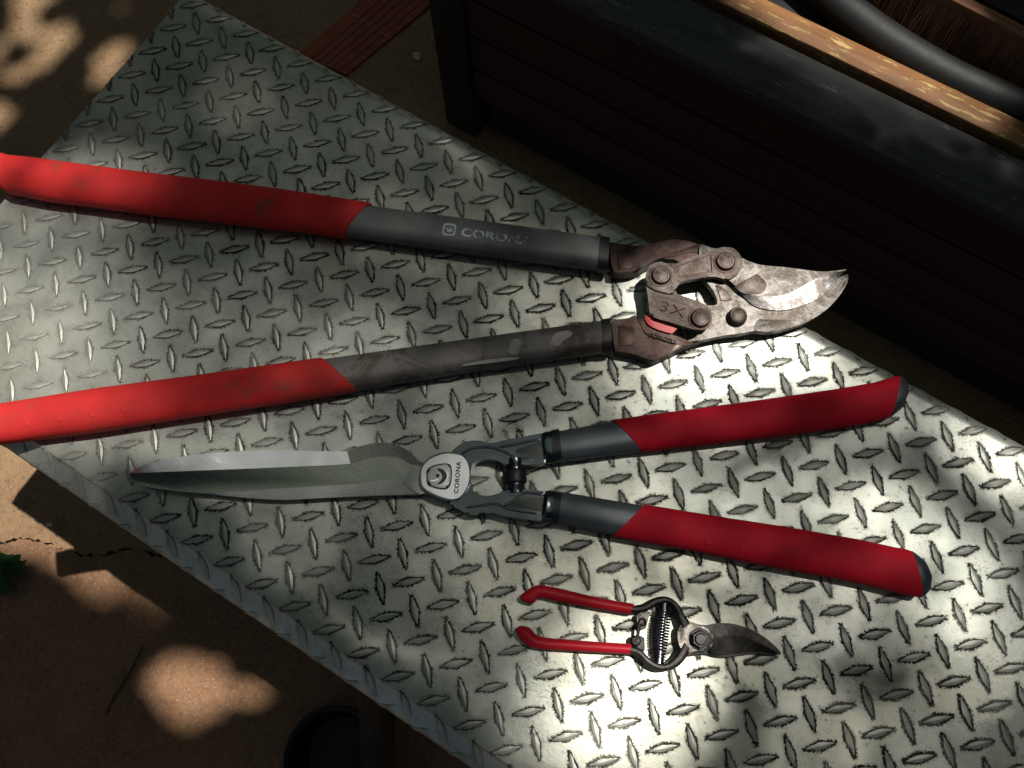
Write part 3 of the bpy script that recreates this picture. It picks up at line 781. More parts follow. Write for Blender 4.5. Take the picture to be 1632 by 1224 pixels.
tube('collar', stations(Z2([(1240, 632), (1300, 640)]), Z2([(1212, 884), (1272, 897)]), SZ, 0.0108), M['black'], sh, 2.7)
# alloy arms
tube('ferrule', stations(Z2([(1135, 162), (1165, 148), (1195, 145), (1220, 140)]), Z2([(1160, 398), (1195, 402), (1225, 402), (1242, 396)]), SZ, [0.0085, 0.0102, 0.0095, 0.0100]), M['cast'], sh, 2.7)
tube('ferrule', stations(Z2([(1165, 628), (1195, 625), (1225, 628), (1246, 633)]), Z2([(1135, 868), (1160, 876), (1190, 880), (1218, 884)]), SZ, [0.0085, 0.0102, 0.0095, 0.0100]), M['cast'], sh, 2.7)
AZ = 0.0190
arm1 = prism('alloy_arm', Z2([(395, 345), (395, 315), (470, 250), (555, 218), (640, 216), (720, 236), (850, 208), (1000, 180), (1150, 152), (1150, 152), (1172, 395), (1172, 395), (1080, 410), (1000, 412), (950, 400), (880, 395), (845, 415), (790, 382), (720, 364), (640, 368), (592, 392), (566, 440), (556, 520), (480, 560), (400, 520)]), 0.0045, AZ, M['cast'], sh, 0.0032, 4, 3)
arm2 = prism('alloy_arm', Z2([(400, 520), (480, 480), (556, 540), (572, 602), (615, 648), (700, 664), (790, 642), (850, 605), (930, 618), (1000, 610), (1100, 620), (1180, 632), (1180, 632), (1150, 872), (1150, 872), (1010, 856), (860, 832), (710, 794), (620, 806), (540, 808), (460, 770), (400, 735), (380, 680)]), 0.0045, AZ, M['cast'], sh, 0.0032, 4, 3)
prism('arm_recess', Z2([(930, 300), (960, 280), (1135, 222), (1146, 232), (1148, 330), (1140, 340), (990, 368), (955, 340)]), AZ - 0.001, AZ + 0.0003, M['cast_recess'], arm1, 0.0002, 3)
prism('arm_recess', Z2([(860, 745), (960, 668), (985, 665), (1150, 680), (1156, 690), (1145, 780), (1135, 790), (1000, 772)]), AZ - 0.001, AZ + 0.0003, M['cast_recess'], arm2, 0.0002, 3)
# bright rims of the castings
for pl, par in (([(480, 330), (560, 285), (640, 270), (740, 275), (850, 315), (930, 370)], arm1), ([(790, 268), (900, 252), (1020, 225), (1140, 205)], arm1), ([(820, 755), (930, 690), (985, 645), (1080, 645), (1165, 660)], arm2), ([(520, 760), (640, 745), (760, 730), (870, 770), (1000, 795), (1130, 815)], arm2)):
    c = [at(*q, AZ) for q in curve_through(Z2(pl), 5, False)]
    rod('casting_rim', [(p[0], p[1], AZ - 0.0001) for p in c], [0.0004] + [0.0011] * (len(c) - 2) + [0.0004], M['cast'], par, 10, True, 60, 0.8)
# stop bumper between the arms
c0, c1 = at(*Z2([(925, 415)])[0], 0.013), at(*Z2([(932, 605)])[0], 0.013)
d = c1 - c0; bump_pts = [c0 + d * t for t in (-0.25, 0.02, 0.06, 0.20, 0.22)]
rod('stop_screw', [tuple(p) for p in bump_pts], [0.0080, 0.0080, 0.0076, 0.0076, 0.0066], M['cast'], sh, 24)
rod('stop_screw', [tuple(c0 + d * t) for t in (0.80, 0.82, 0.96, 1.0, 1.2)], [0.0066, 0.0076, 0.0076, 0.0080, 0.0080], M['cast'], sh, 24)
rod('stop_bumper', [tuple(c0 + d * t) for t in (0.22, 0.25, 0.30, 0.70, 0.77, 0.80)], [0.0075, 0.0088, 0.0092, 0.0092, 0.0088, 0.0075], M['black'], sh, 28)
# blades
b1 = prism('lower_blade', Z3([(92, 240), (92, 240), (150, 205), (300, 165), (480, 140), (700, 125), (900, 122), (1100, 128), (1190, 134), (1250, 115), (1310, 95), (1390, 83), (1450, 88), (1510, 110), (1560, 148), (1600, 185), (1650, 200), (1700, 250), (1620, 330), (1500, 270), (1300, 240), (1232, 225), (900, 235), (400, 245), (110, 252)]), 0.0050, 0.0088, M['forged'], sh, 0.0005, 5)
strip('ground_edge', Z3([(90, 241), (500, 228), (900, 212), (1236, 196)]), 0.0106, Z3([(91, 238), (150, 205), (300, 165), (480, 140), (700, 125), (900, 122), (1100, 128), (1218, 128)]), 0.0089, M['brushed'], b1, 40, 0.0010)
b2 = prism('upper_blade', Z3([(84, 250), (92, 241), (92, 241), (500, 226), (900, 210), (1232, 193), (1300, 172), (1390, 155), (1450, 157), (1500, 168), (1548, 196), (1548, 196), (1590, 205), (1660, 230), (1700, 330), (1600, 346), (1540, 310), (1505, 299), (1460, 288), (1400, 283), (1320, 294), (1250, 304), (1000, 318), (640, 342), (470, 346), (230, 322), (110, 288)]), 0.0110, 0.0148, M['steel'], sh, 0.0004, 5)
strip('forged_spine', Z3([(470, 344), (640, 338), (1000, 314), (1250, 300), (1320, 290), (1400, 279), (1460, 284), (1505, 296)]), 0.0151, Z3([(470, 347), (700, 370), (880, 380), (1100, 370), (1300, 361), (1400, 357), (1500, 354), (1592, 350)]), 0.0132, M['forged_light'], b2, 40, 0.0030)
prism('blade_heel', Z3([(1505, 296), (1505, 296), (1550, 196), (1550, 196), (1600, 205), (1650, 240), (1660, 330), (1600, 350), (1592, 350)]), 0.0140, 0.0156, M['forged_light'], b2, 0.0006, 3)
# badge
bz = 0.0222
prism('badge_seat', Z2([(145, 520), (160, 430), (220, 355), (330, 312), (440, 312), (520, 345), (556, 420), (560, 520), (530, 620), (470, 690), (400, 702), (300, 680), (200, 630), (155, 580)]), 0.0150, bz - 0.0012, M['cast'], sh, 0.0012, 5)
badge = prism('badge', Z2([(160, 520), (168, 440), (225, 370), (330, 327), (430, 324), (505, 352), (543, 425), (547, 520), (520, 610), (465, 676), (400, 690), (310, 668), (215, 622), (170, 578)]), bz - 0.0014, bz, M['badge'], sh, 0.0003, 5)
prism('knob_seat', Z2([(202, 510), (205, 455), (250, 420), (320, 402), (380, 402), (406, 430), (410, 500), (400, 570), (372, 606), (320, 612), (250, 595), (210, 572)]), bz - 0.0005, bz + 0.0004, M['ink'], badge, 0.0002, 5)
kn = prism('knob', Z2([(212, 508), (215, 462), (255, 430), (320, 412), (375, 412), (396, 436), (400, 500), (390, 562), (366, 594), (320, 600), (258, 584), (220, 562)]), bz - 0.0002, bz + 0.0024, M['knob'], badge, 0.0012, 5, 3)
kz = bz + 0.0024
prism('emblem', Z2([(290, 445), (322, 443), (355, 468), (370, 502), (355, 540), (318, 568), (290, 566), (318, 538), (330, 505), (318, 478)]), kz - 0.0003, kz + 0.0002, M['ink'], kn, 0.0, 4)
prism('emblem', Z2([(352, 478), (330, 503), (352, 530), (362, 503)]), kz - 0.0003, kz + 0.0004, M['ink'], kn, 0.0, 0)
cc = at(*Z2([(293, 500)])[0], kz); lathe('emblem_dot', (cc[0], cc[1], kz - 0.0002), [(0.0016, 0), (0.0016, 0.0005), (0, 0.0005)], M['ink'], kn, 18)
strip('emblem_bar', Z2([(232, 540), (300, 527)]), kz + 0.0003, Z2([(234, 549), (302, 536)]), kz + 0.0003, M['brushed'], kn, 4, 0.0004)
lettering('lettering', 'CORONA', Z2([(462, 646)])[0], Z2([(484, 386)])[0], 7.6, bz, M['ink'], badge, 0.00025, 0.035, spacing=1.1)

# ------------------------------------------------------------------ hand pruners
pr = thing('hand_pruners', (*at(1050, 1010, 0)[:2], 0.001), 'small hand pruners with dipped red handles, coil spring and dark hooked blade', 'pruners')
Z4 = zoom(810, 910, 3.548)
PZ = 0.0085


def pair_tube(name, up, lo, b, mat, zc=PZ, exp=2.2, n=4):
    U_, L_ = curve_through(Z4(up), n, False), curve_through(Z4(lo), n, False)
    bb = np.interp(np.linspace(0, 1, len(U_)), np.linspace(0, 1, len(b)), b)
    return tube(name, [(tuple(u), tuple(l), zc, float(q)) for u, l, q in zip(U_, L_, bb)], mat, pr, exp, 24)


pair_tube('dipped_grip', [(66, 150), (72, 137), (100, 112), (165, 80), (260, 92), (450, 137), (600, 167), (700, 184), (708, 190)], [(70, 160), (84, 172), (138, 186), (180, 152), (275, 172), (450, 206), (590, 230), (690, 246), (700, 240)], [0.002, 0.0045, 0.0062, 0.0068, 0.0068, 0.0068, 0.0066, 0.0064, 0.0045], M['red_dip'])
pair_tube('dipped_grip', [(44, 325), (72, 309), (122, 322), (160, 362), (215, 376), (320, 386), (450, 396), (600, 406), (688, 412), (692, 418)], [(42, 335), (50, 362), (80, 400), (120, 428), (190, 444), (310, 451), (450, 460), (590, 467), (684, 472), (692, 466)], [0.002, 0.005, 0.0064, 0.0068, 0.0068, 0.0068, 0.0068, 0.0066, 0.0064, 0.0045], M['red_dip'])
arm_up = pair_tube('steel_arm', [(690, 198), (760, 186), (810, 158), (865, 144), (920, 156), (965, 195), (995, 250), (1030, 295)], [(690, 240), (770, 234), (832, 200), (880, 184), (915, 196), (940, 235), (955, 280), (970, 330)], [0.0062, 0.0066, 0.0066, 0.0066, 0.0068, 0.0068, 0.0062, 0.0055], M['pr_dark'], PZ, 3.2)
arm_lo = pair_tube('steel_arm', [(682, 420), (745, 440), (790, 486), (840, 518), (885, 520), (930, 485), (962, 440), (985, 395)], [(682, 466), (730, 482), (770, 525), (830, 560), (890, 565), (950, 545), (1000, 495), (1025, 450)], [0.0062, 0.0066, 0.0066, 0.0066, 0.0068, 0.0068, 0.0062, 0.0055], M['pr_dark'], PZ, 3.2)
# spring with its posts
s0, s1 = at(*Z4([(882, 196)])[0], 0.0085), at(*Z4([(850, 525)])[0], 0.0085); ax = (s1 - s0); aln = np.linalg.norm(ax); ax /= aln
pp = np.array([-ax[1], ax[0], 0]); R_s = 0.0058; turns = 17
pts = []
for k in range(turns * 14 + 1):
    t = k / (turns * 14); th = 2 * math.pi * turns * t
    bow = math.sin(math.pi * t) * 0.0012
    taper = R_s * (0.80 + 0.30 * math.sin(math.pi * min(1, t * 1.15)) ** 0.7)
    pts.append(tuple(s0 + ax * (aln * (0.08 + 0.84 * t)) + pp * (taper * math.cos(th) - bow) + np.array([0, 0, 0.0008 + taper * math.sin(th) * 0.9])))
rod('coil_spring', pts, 0.00078, M['spring'], pr, 7, True, 60)
rod('spring_post', [tuple(s0 - ax * 0.003), tuple(s0 + ax * 0.009)], [0.0042, 0.0036], M['spring'], pr, 16)
rod('spring_post', [tuple(s1 + ax * 0.003), tuple(s1 - ax * 0.009)], [0.0042, 0.0036], M['spring'], pr, 16)
# latch between the arms
prism('latch_tab', Z4([(728, 245), (800, 228), (792, 270), (780, 318), (760, 332), (738, 318), (730, 280)]), 0.006, 0.0098, M['pr_body'], pr, 0.0006, 4)
prism('latch_tab', Z4([(700, 410), (712, 385), (745, 368), (768, 378), (772, 400), (770, 455), (735, 435)]), 0.006, 0.0098, M['pr_dark'], pr, 0.0006, 4)
c = at(*Z4([(759, 288)])[0], 0.0112); lathe('latch_eyelet', (c[0], c[1], 0.0094), [(0.0033, 0), (0.0033, 0.0016), (0.0027, 0.0019), (0.0018, 0.0016), (0.0017, 0.0003), (0, 0.0003)], M['pr_dark'], pr, 24)
c = [at(*q, 0.011) for q in Z4([(740, 292), (735, 330), (733, 365), (722, 390), (708, 398)])]
rod('latch_wire', [tuple(q) for q in c], 0.0014, M['pr_dark'], pr, 10)
c = at(*Z4([(722, 395)])[0], 0.012); lathe('latch_rivet', (c[0], c[1], 0.0094), [(0.0042, 0), (0.0042, 0.0012), (0.003, 0.0024), (0, 0.0028)], M['pr_dark'], pr, 20)
# head
prism('hook_blade', Z4([(975, 430), (1010, 470), (1080, 455), (1120, 452), (1200, 470), (1300, 462), (1400, 448), (1500, 462), (1535, 470), (1535, 470), (1480, 472), (1400, 466), (1300, 480), (1200, 486), (1130, 470), (1060, 475), (990, 480)]), 0.0030, 0.0078, M['pr_dark'], pr, 0.0006, 4)
pb = prism('blade', Z4([(958, 330), (985, 300), (1030, 288), (1075, 302), (1120, 306), (1190, 294), (1280, 300), (1370, 330), (1450, 374), (1510, 425), (1542, 462), (1536, 474), (1536, 474), (1526, 469), (1419, 412), (1319, 376), (1230, 373), (1172, 398), (1136, 442), (1110, 452), (1060, 455), (1010, 470), (975, 440), (960, 400)]), 0.0082, 0.0118, M['pr_blade'], pr, 0.0005, 5)
prism('blade_body', Z4([(960, 330), (985, 302), (1030, 290), (1075, 304), (1112, 318), (1150, 350), (1160, 400), (1128, 446), (1060, 452), (1012, 466), (978, 438), (962, 400)]), 0.0112, 0.0134, M['pr_body'], pb, 0.0007, 5)
strip('hollow_grind', Z4([(1135, 440), (1170, 396), (1230, 370), (1320, 374), (1420, 410), (1528, 468)]), 0.0117, Z4([(1138, 466), (1200, 476), (1300, 464), (1400, 451), (1470, 462), (1532, 473)]), 0.0102, M['pr_dark'], pb, 30, 0.0020)
c = [at(*q, 0.0121) for q in curve_through(Z4([(1130, 445), (1168, 394), (1230, 367), (1320, 371), (1422, 408), (1530, 467)]), 5, False)]
rod('grind_line', [tuple(q) for q in c], 0.0004, M['pr_dark'], pb, 6)
c = at(*Z4([(1083, 386)])[0], 0.0140)
bo = lathe('pivot_bolt', (c[0], c[1], 0.0130), [(0.0084, 0), (0.0084, 0.0010), (0.0078, 0.0014), (0.0060, 0.0014)], M['bolt_dark'], pr, 32)
c2 = at(*Z4([(1089, 386)])[0], 0.0200)
lathe('hex_nut', (c2[0], c2[1], 0.0143), [(0.0072, 0), (0.0072, 0.0040), (0.0062, 0.0050), (0.0044, 0.0050)], M['bolt_dark'], bo, 6, sharp=20)
lathe('bolt_end', (c2[0], c2[1], 0.0143), [(0.0046, 0), (0.0046, 0.0058), (0.0038, 0.0066), (0, 0.0068)], M['bolt_dark'], bo, 24)

# ------------------------------------------------------------------ red box beyond the table
BY = 0.436                                            # its front face
bx_l, bx_r = at_y(742, 10, BY)[0], 1.2
rz = -0.06
bench = thing('storage_box', (0.2, 0.8, GZ), 'dark red boarded storage box with weathered slate-grey top rail', 'box')
zg = at_y(1200, 229, BY)[2]
bh = rz - 0.022 - zg
ztop = rz - 0.022
for k in range(4):
    z1_, z0_ = ztop - k * bh - (0.0025 if k else 0), max(GZ, ztop - (k + 1) * bh + 0.0025)
    if z1_ - z0_ > 0.01: box('front_board', (bx_l, BY, z0_), (bx_r, BY + 0.022, z1_), M['redboard'], bench, 0.003)
box('box_core', (bx_l + 0.01, BY + 0.0235, GZ), (bx_r - 0.01, 1.25, ztop - 0.03), M['blackmetal'], bench, 0)
box('top_rail', (bx_l - 0.05, 0.4315, rz - 0.0215), (bx_r + 0.02, 0.5005, rz), M['rail'], bench, 0.004)
box('corner_post', (bx_l - 0.055, BY - 0.006, GZ), (bx_l - 0.0005, BY + 0.07, rz - 0.022), M['blackmetal'], bench, 0.003)
lidz = -0.088
box('sunken_lid', (bx_l - 0.02, 0.503, lidz - 0.02), (bx_r, 1.24, lidz), M['blackplastic'], bench, 0.002)

# tools lying in it
hr = 0.0162
hy = 0.5265
pole = thing('wooden_bar', (0, hy, lidz), 'varnished wooden bar with flaked golden finish beside the grey rail', 'wooden bar')
box('shaft', (-0.75, hy - hr, lidz), (0.9, hy + hr, lidz + 2 * hr * 0.95), M['varnish'], pole, 0.0075)
box('end_ferrule', (0.9005, hy - hr - 0.001, lidz), (1.0, hy + hr + 0.001, lidz + 2 * hr * 0.97), M['blackmetal'], pole, 0.004)
hz = lidz + 0.020
hp = [tuple(at(*q, hz)[:2]) + (hz,) for q in curve_through([(1230, -90), (1300, -25), (1365, 30), (1440, 82), (1530, 132), (1640, 178), (1760, 225)], 6, False)]
hs = rod('black_hose', hp, 0.0195, M['blackplastic'], None, 24)
put(hs, 'thick black scuffed hose curving behind the varnished wooden bar', 'hose')
bro = thing('broom', (0.15, 0.66, lidz), 'push broom head with coarse brown bristles behind the black hose', 'broom')
e0, e1 = at(1395, -30, -0.05), at(1660, 108, -0.05)
V, F = [], []
dirn = (e1 - e0); ln = np.linalg.norm(dirn[:2]); dirn /= ln; pn = np.array([-dirn[1], dirn[0], 0])
r2 = random.Random(5)
nb = 1500
for k in range(nb):
    t = r2.random() * ln; a = e0 + dirn * t + pn * r2.uniform(0.0, 0.020); a[2] = -0.040 + r2.uniform(-.002, .002)
    tip = a - pn * r2.uniform(0.008, 0.017) + dirn * r2.uniform(-0.005, 0.006); tip[2] = lidz + r2.uniform(0.002, 0.006)
    w = 0.0005; s = dirn * w; b = len(V)
    V += [a - s, a + s, tip + s * 0.4, tip - s * 0.4, a + np.array([0, 0, w]), tip + np.array([0, 0, w])]
    F += [(b, b + 1, b + 2, b + 3), (b, b + 4, b + 5, b + 3), (b + 1, b + 2, b + 5, b + 4)]
bb_ = raw('bristles', V, F, M['bristle'], bro); bb_['kind'] = 'stuff'
q0, q1 = e0 - dirn * 0.02, e1 + dirn * 0.25
poly = [q0 + pn * 0.002, q1 + pn * 0.002, q1 + pn * 0.016, q0 + pn * 0.016]
prism_world('broom_block', [p[:2] for p in poly], -0.0405, -0.028, M['broomwood'], bro, 0.003)
poly = [q0 + pn * 0.022, q1 + pn * 0.022, q1 + pn * 0.16, q0 + pn * 0.16]
tray = prism_world('black_tray', [p[:2] for p in poly], lidz, -0.030, M['blackplastic'], None, 0.006, 3)
put(tray, 'black plastic tray lying behind the broom bristles', 'tray')

# strap and pale pebble on the ground between box and table
stz = GZ + 0.0005
sp = [at(*q, GZ) for q in ((478, 90), (585, 0), (640, -50))]; sq = [at(*q, GZ) for q in ((552, 123), (704, 0), (775, -60))]
strap = thing('webbing_strap', (*sp[0][:2], GZ), 'faded red woven strap with dotted stitch lines on dark ground', 'strap')
Va = []
nS = 30; prof = [0.0, 0.08, 0.3, 0.5, 0.7, 0.92, 1.0]
for z_ in (0.0065, 0.0005):
    for i in range(nS):
        t = i / (nS - 1)
        A_ = sp[0] + (sp[2] - sp[0]) * t * 1.0; B_ = sq[0] + (sq[2] - sq[0]) * t
        for u in prof:
            p = A_ + (B_ - A_) * u; Va.append((p[0], p[1], GZ + z_ + (0.0012 * math.sin(math.pi * u) if z_ > 0.001 else 0) + (0.03 * max(0, t - .5))))
m_ = len(prof); F = []
for i in range(nS - 1):
    for u in range(m_ - 1):
        a = i * m_ + u; F.append((a, a + 1, a + m_ + 1, a + m_)); b = nS * m_ + a; F.append((b, b + m_, b + m_ + 1, b + 1))
    a = i * m_; b = nS * m_ + a; F.append((a, a + m_, b + m_, b)); F.append((a + m_ - 1, b + m_ - 1, b + 2 * m_ - 1, a + 2 * m_ - 1))
raw('band', Va, F, M['webbing'], strap, smooth=True)
Vs, Fs = [], []
for u in (0.28, 0.42, 0.57, 0.71, 0.86):
    for i in range(110):
        t = i / 110
        A_ = sp[0] + (sp[2] - sp[0]) * t; B_ = sq[0] + (sq[2] - sq[0]) * t; p = A_ + (B_ - A_) * u; dd = (sp[2] - sp[0]); dd = dd / np.linalg.norm(dd); nn = np.array([-dd[1], dd[0], 0])
        zz = GZ + 0.0078 + 0.0012 * math.sin(math.pi * u) * 0.3 + 0.03 * max(0, t - .5); b = len(Vs)
        for (s1_, s2_) in ((-1, -1), (1, -1), (1, 1), (-1, 1)):
            v = p + dd * 0.0011 * s1_ + nn * 0.0008 * s2_; Vs.append((v[0], v[1], zz + 0.0002))
        Fs.append((b, b + 1, b + 2, b + 3))
st_ = raw('stitching', Vs, Fs, M['ink'], strap); st_['kind'] = 'stuff'


def pebble(px, r, label, mat, seed, z=GZ):
    bm = bmesh.new(); bmesh.ops.create_icosphere(bm, subdivisions=3, radius=1.0); q = random.Random(seed)
    ks = [(Vector((q.uniform(-1, 1), q.uniform(-1, 1), q.uniform(-1, 1))), q.uniform(-.2, .2)) for _ in range(7)]
    c = at(*px, z)
    for v in bm.verts:
        s = 1 + sum(w * math.cos(2.2 * v.co.dot(k)) for k, w in ks) * 0.5
        v.co = Vector((c[0] + v.co.x * r * s, c[1] + v.co.y * r * 0.8 * s, z + r * 0.5 + v.co.z * r * 0.55 * s))
    return put(finish('pebble', bm, mat, None, 60), label, 'pebble')


pebble((665, 92), 0.0075, 'dull pale pebble on dark ground beside the black corner post', M['stone'], 1)
pebble((80, 836), 0.0038, 'tiny bright white pebble at edge of the table shadow', M['stone'], 2)

q = random.Random(11); V, F = [], []
for k in range(900):
    px = (q.uniform(-40, 330), q.uniform(-30, 330)) if k % 3 == 0 else (q.uniform(-40, 640), q.uniform(700, 1260))
    c = at(*px, GZ); r = 0.0006 + 0.0022 * q.random() ** 3; b = len(V); zb = GZ if (c[1] > -0.33 + 0.45 * (c[0] + 0.5)) else GZ - 0.003
    for (ux, uy, uz) in ((1, 0, .1), (-.5, .9, 0), (-.6, -.8, .1), (0.1, 0, 1), (.2, .1, -.4)):
        V.append((c[0] + r * (ux + q.uniform(-.3, .3)), c[1] + r * (uy + q.uniform(-.3, .3)), zb + r * 0.4 + r * (uz + q.uniform(-.2, .2))))
    F += [(b, b + 1, b + 3), (b + 1, b + 2, b + 3), (b + 2, b, b + 3), (b + 1, b, b + 4), (b + 2, b + 1, b + 4), (b, b + 2, b + 4)]
gr = raw('grit', V, F, M['grit'], None); put(gr, 'loose grit scattered over the paving', 'grit', None, 'stuff')

# ------------------------------------------------------------------ bucket, leaf and twig by the table foot
bc = at(540, 1196, GZ + 0.06)
bk = thing('bucket', (bc[0], bc[1], GZ), 'round black plastic bucket standing under the table edge', 'bucket')
lathe('shell', (bc[0], bc[1] - 0.01, GZ), [(0, 0.001), (0.045, 0.001), (0.056, 0.062), (0.0535, 0.062), (0.043, 0.006), (0, 0.006)], M['blackplastic'], bk, 40)
lathe('rim', (bc[0], bc[1] - 0.01, GZ), [(0.0562, 0.056), (0.060, 0.058), (0.0605, 0.064), (0.058, 0.067), (0.054, 0.064)], M['blackplastic'], bk, 40)
ZL = zoom(0, 820, 6.8)
lz = GZ + 0.03
lp = ZL([(-260, 620), (-200, 520), (-80, 470), (-30, 390), (0, 402), (60, 432), (105, 420), (150, 442), (205, 428), (188, 480), (262, 540), (212, 592), (202, 640), (188, 690), (52, 680), (100, 742), (152, 822), (60, 852), (-20, 870), (-120, 800), (-200, 760)])
pw = [at(*q, lz) for q in curve_through(lp, 2)]
cn = sum(pw) / len(pw); V = [(cn[0], cn[1], lz + 0.006)] + [(p[0], p[1], lz - 0.10 * np.linalg.norm(p - cn) + 0.004 * math.sin(i)) for i, p in enumerate(pw)]
k_ = len(pw); V2 = [(v[0], v[1], v[2] - 0.0006) for v in V]
lf = raw('leaf', V + V2, [(0, 1 + i, 1 + (i + 1) % k_) for i in range(k_)] + [(k_ + 1, k_ + 2 + (i + 1) % k_, k_ + 2 + i) for i in range(k_)] + [(1 + i, k_ + 2 + i, k_ + 2 + (i + 1) % k_, 1 + (i + 1) % k_) for i in range(k_)], M['leaf_low'], None, smooth=True)
plant = thing('ground_plant', (cn[0], cn[1], GZ), 'jagged green leaf on a short stem beside the cracked paving', 'plant')
lf.name = 'leaf_blade'; lf.parent = plant; lf.location = -Vector(plant.location)
rod('stem', [(cn[0] - 0.012, cn[1] - 0.006, GZ - 0.003), (cn[0] - 0.006, cn[1], GZ + 0.018), (cn[0], cn[1], lz + 0.005)], [0.0016, 0.0013, 0.001], M['leaf_low'], plant, 8)
tw = [at(*q, GZ) for q in ((228, 1030), (205, 1075), (182, 1110), (168, 1140))]
put(rod('twig', [(p[0], p[1], GZ + 0.0005) for p in tw], [0.0012, 0.0016, 0.0018, 0.0010], M['bark'], None, 8), 'thin brown twig lying on the reddish paving', 'twig')

# ------------------------------------------------------------------ unseen tree overhead: leaves placed and left out to shape the sun patches
# each gap: centre pixel, half axes in pixels, turn, height of the surface it lights, openness
GAPS = [
    (0, 500, 380, 220, 15, 0, .25), (0, 540, 260, 170, 0, 0, .5), (-20, 560, 150, 140, 0, 0, 1.0), (150, 610, 150, 70, -8, 0, .6), (40, 288, 190, 48, 5, 0, .8), (100, 690, 150, 50, -8, 0, .6), (300, 600, 150, 45, -8, 0, .16),
    (540, 575, 150, 50, -10, 0, .28), (880, 505, 140, 50, -10, 0, .28), (330, 735, 70, 18, -3, 0, 1.0), (430, 737, 180, 28, -2, 0, .6),
    (1190, 535, 120, 55, 12, 0, 1.0), (1070, 600, 120, 45, -10, 0, .35), (1100, 470, 100, 60, 0, 0, 1.0), (1250, 455, 75, 50, 20, 0, 1.0),
    (1612, 708, 80, 42, 28, 0, 1.0), (1250, 740, 170, 75, 8, 0, .12), (400, 330, 260, 45, 8, 0, .17), (750, 375, 220, 40, 8, 0, .12), (1400, 835, 44, 26, 0, 0, 1.0), (1505, 925, 38, 34, 20, 0, .9), (1440, 650, 70, 35, 10, 0, .3),
    (985, 1120, 105, 115, 0, 0, 1.0), (1110, 1010, 110, 50, 20, 0, .22), (1130, 925, 150, 50, 12, 0, .13), (870, 990, 110, 95, 0, 0, .22), (1240, 1000, 100, 45, 10, 0, .17), (1400, 985, 60, 30, 0, 0, .22), (1250, 620, 160, 40, -8, 0, .15),
    (1400, 930, 680, 580, 0, 0, .105), (715, 765, 90, 55, 0, 0, .25), (900, 900, 330, 220, 10, 0, .14), (650, 600, 520, 300, 15, 0, .12), (450, 250, 480, 220, 30, 0, .055), (560, 920, 260, 110, 35, 0, .08),
    (30, 74, 90, 48, -20, GZ, 1.0), (178, 98, 40, 20, -50, GZ, 1.0), (-10, 185, 24, 24, 0, GZ, .9), (30, 785, 120, 95, 30, GZ, 1.0), (-90, 800, 80, 70, 0, GZ, 1.0), (305, 1098, 68, 52, 10, GZ, 1.0), (400, 1108, 35, 16, 0, GZ, .7),
    (1330, 60, 220, 50, 26, -0.07, 1.0), (1480, 130, 130, 40, 26, -0.07, .6), (1400, 165, 260, 50, 26, -0.06, .06), (1480, 25, 130, 24, 28, -0.04, .9), (190, 930, 90, 40, 25, GZ, .12),
]
gap_uv = []
for (cx, cy, ra, rb, rot, z, op) in GAPS:
    c_, s_ = math.cos(math.radians(rot)), math.sin(math.radians(rot))
    P0 = at(cx, cy, z); Pa = at(cx + ra * c_, cy + ra * s_, z) - P0; Pb = at(cx - rb * s_, cy + rb * c_, z) - P0
    gap_uv.append((P0[:2] - SUN[:2] * z, np.linalg.inv(np.array([Pa[:2], Pb[:2]]).T), op))


def openness(uv, grow):
    out = np.zeros(len(uv))
    for c, Ai, op in gap_uv:
        q = (uv - c) @ Ai.T; r = np.hypot(q[:, 0], q[:, 1]); sz = 1.0 / np.sqrt(abs(np.linalg.det(Ai)))
        out = np.maximum(out, np.where(r < 1 + grow / sz, op, 0))
    return out


def leaf_cloud(cent, length, width, tilt):
    n = len(cent)
    yaw = rng.uniform(0, 2 * math.pi, n); ti = rng.normal(0, tilt, n); tj = rng.normal(0, tilt, n)
    shape = np.array([(-.5, 0, 0), (-.22, .42, .06), (.12, .40, .08), (.5, 0, -.02), (.12, -.40, .08), (-.22, -.42, .06)])
    L = shape[None] * np.stack([length, width, width], -1)[:, None]
    cy, sy = np.cos(yaw), np.sin(yaw)
    x = L[..., 0] * cy[:, None] - L[..., 1] * sy[:, None]; y = L[..., 0] * sy[:, None] + L[..., 1] * cy[:, None]
    z = L[..., 2] + x * ti[:, None] + y * tj[:, None]
    return (np.stack([x, y, z], -1) + cent[:, None]).reshape(-1, 3)


clouds = []
# close above the table: leaves set densely, left out to shape each sun patch
for layer in range(2):
    g = 0.0135
    ux, uy = np.meshgrid(np.arange(-1.15, 0.75, g), np.arange(-0.85, 1.10, g)); uv = np.stack([ux.ravel(), uy.ravel()], -1) + rng.uniform(-g / 2, g / 2, (ux.size, 2))
    ln_ = rng.uniform(0.028, 0.038, len(uv)); h = rng.uniform(3.4, 4.4, len(uv))
    op = openness(uv, 0.006)
    layer_p = np.minimum(1.0, -np.log(np.maximum(op, 1e-4)) / 4.6)
    keep = rng.random(len(uv)) < np.where(op >= 1, -1, layer_p)
    uv, ln_, h = uv[keep], ln_[keep], h[keep]
    thin = (op[keep] > 0) & (op[keep] < 0.7)             # partly open zones: leaves raised high to soften the light
    h = np.where(thin, h * 0.9 + 4.6, h)
    cent = np.concatenate([uv + SUN[:2] * h[:, None], h[:, None]], 1)
    clouds.append(leaf_cloud(cent, ln_, ln_ * 0.8, 0.35))
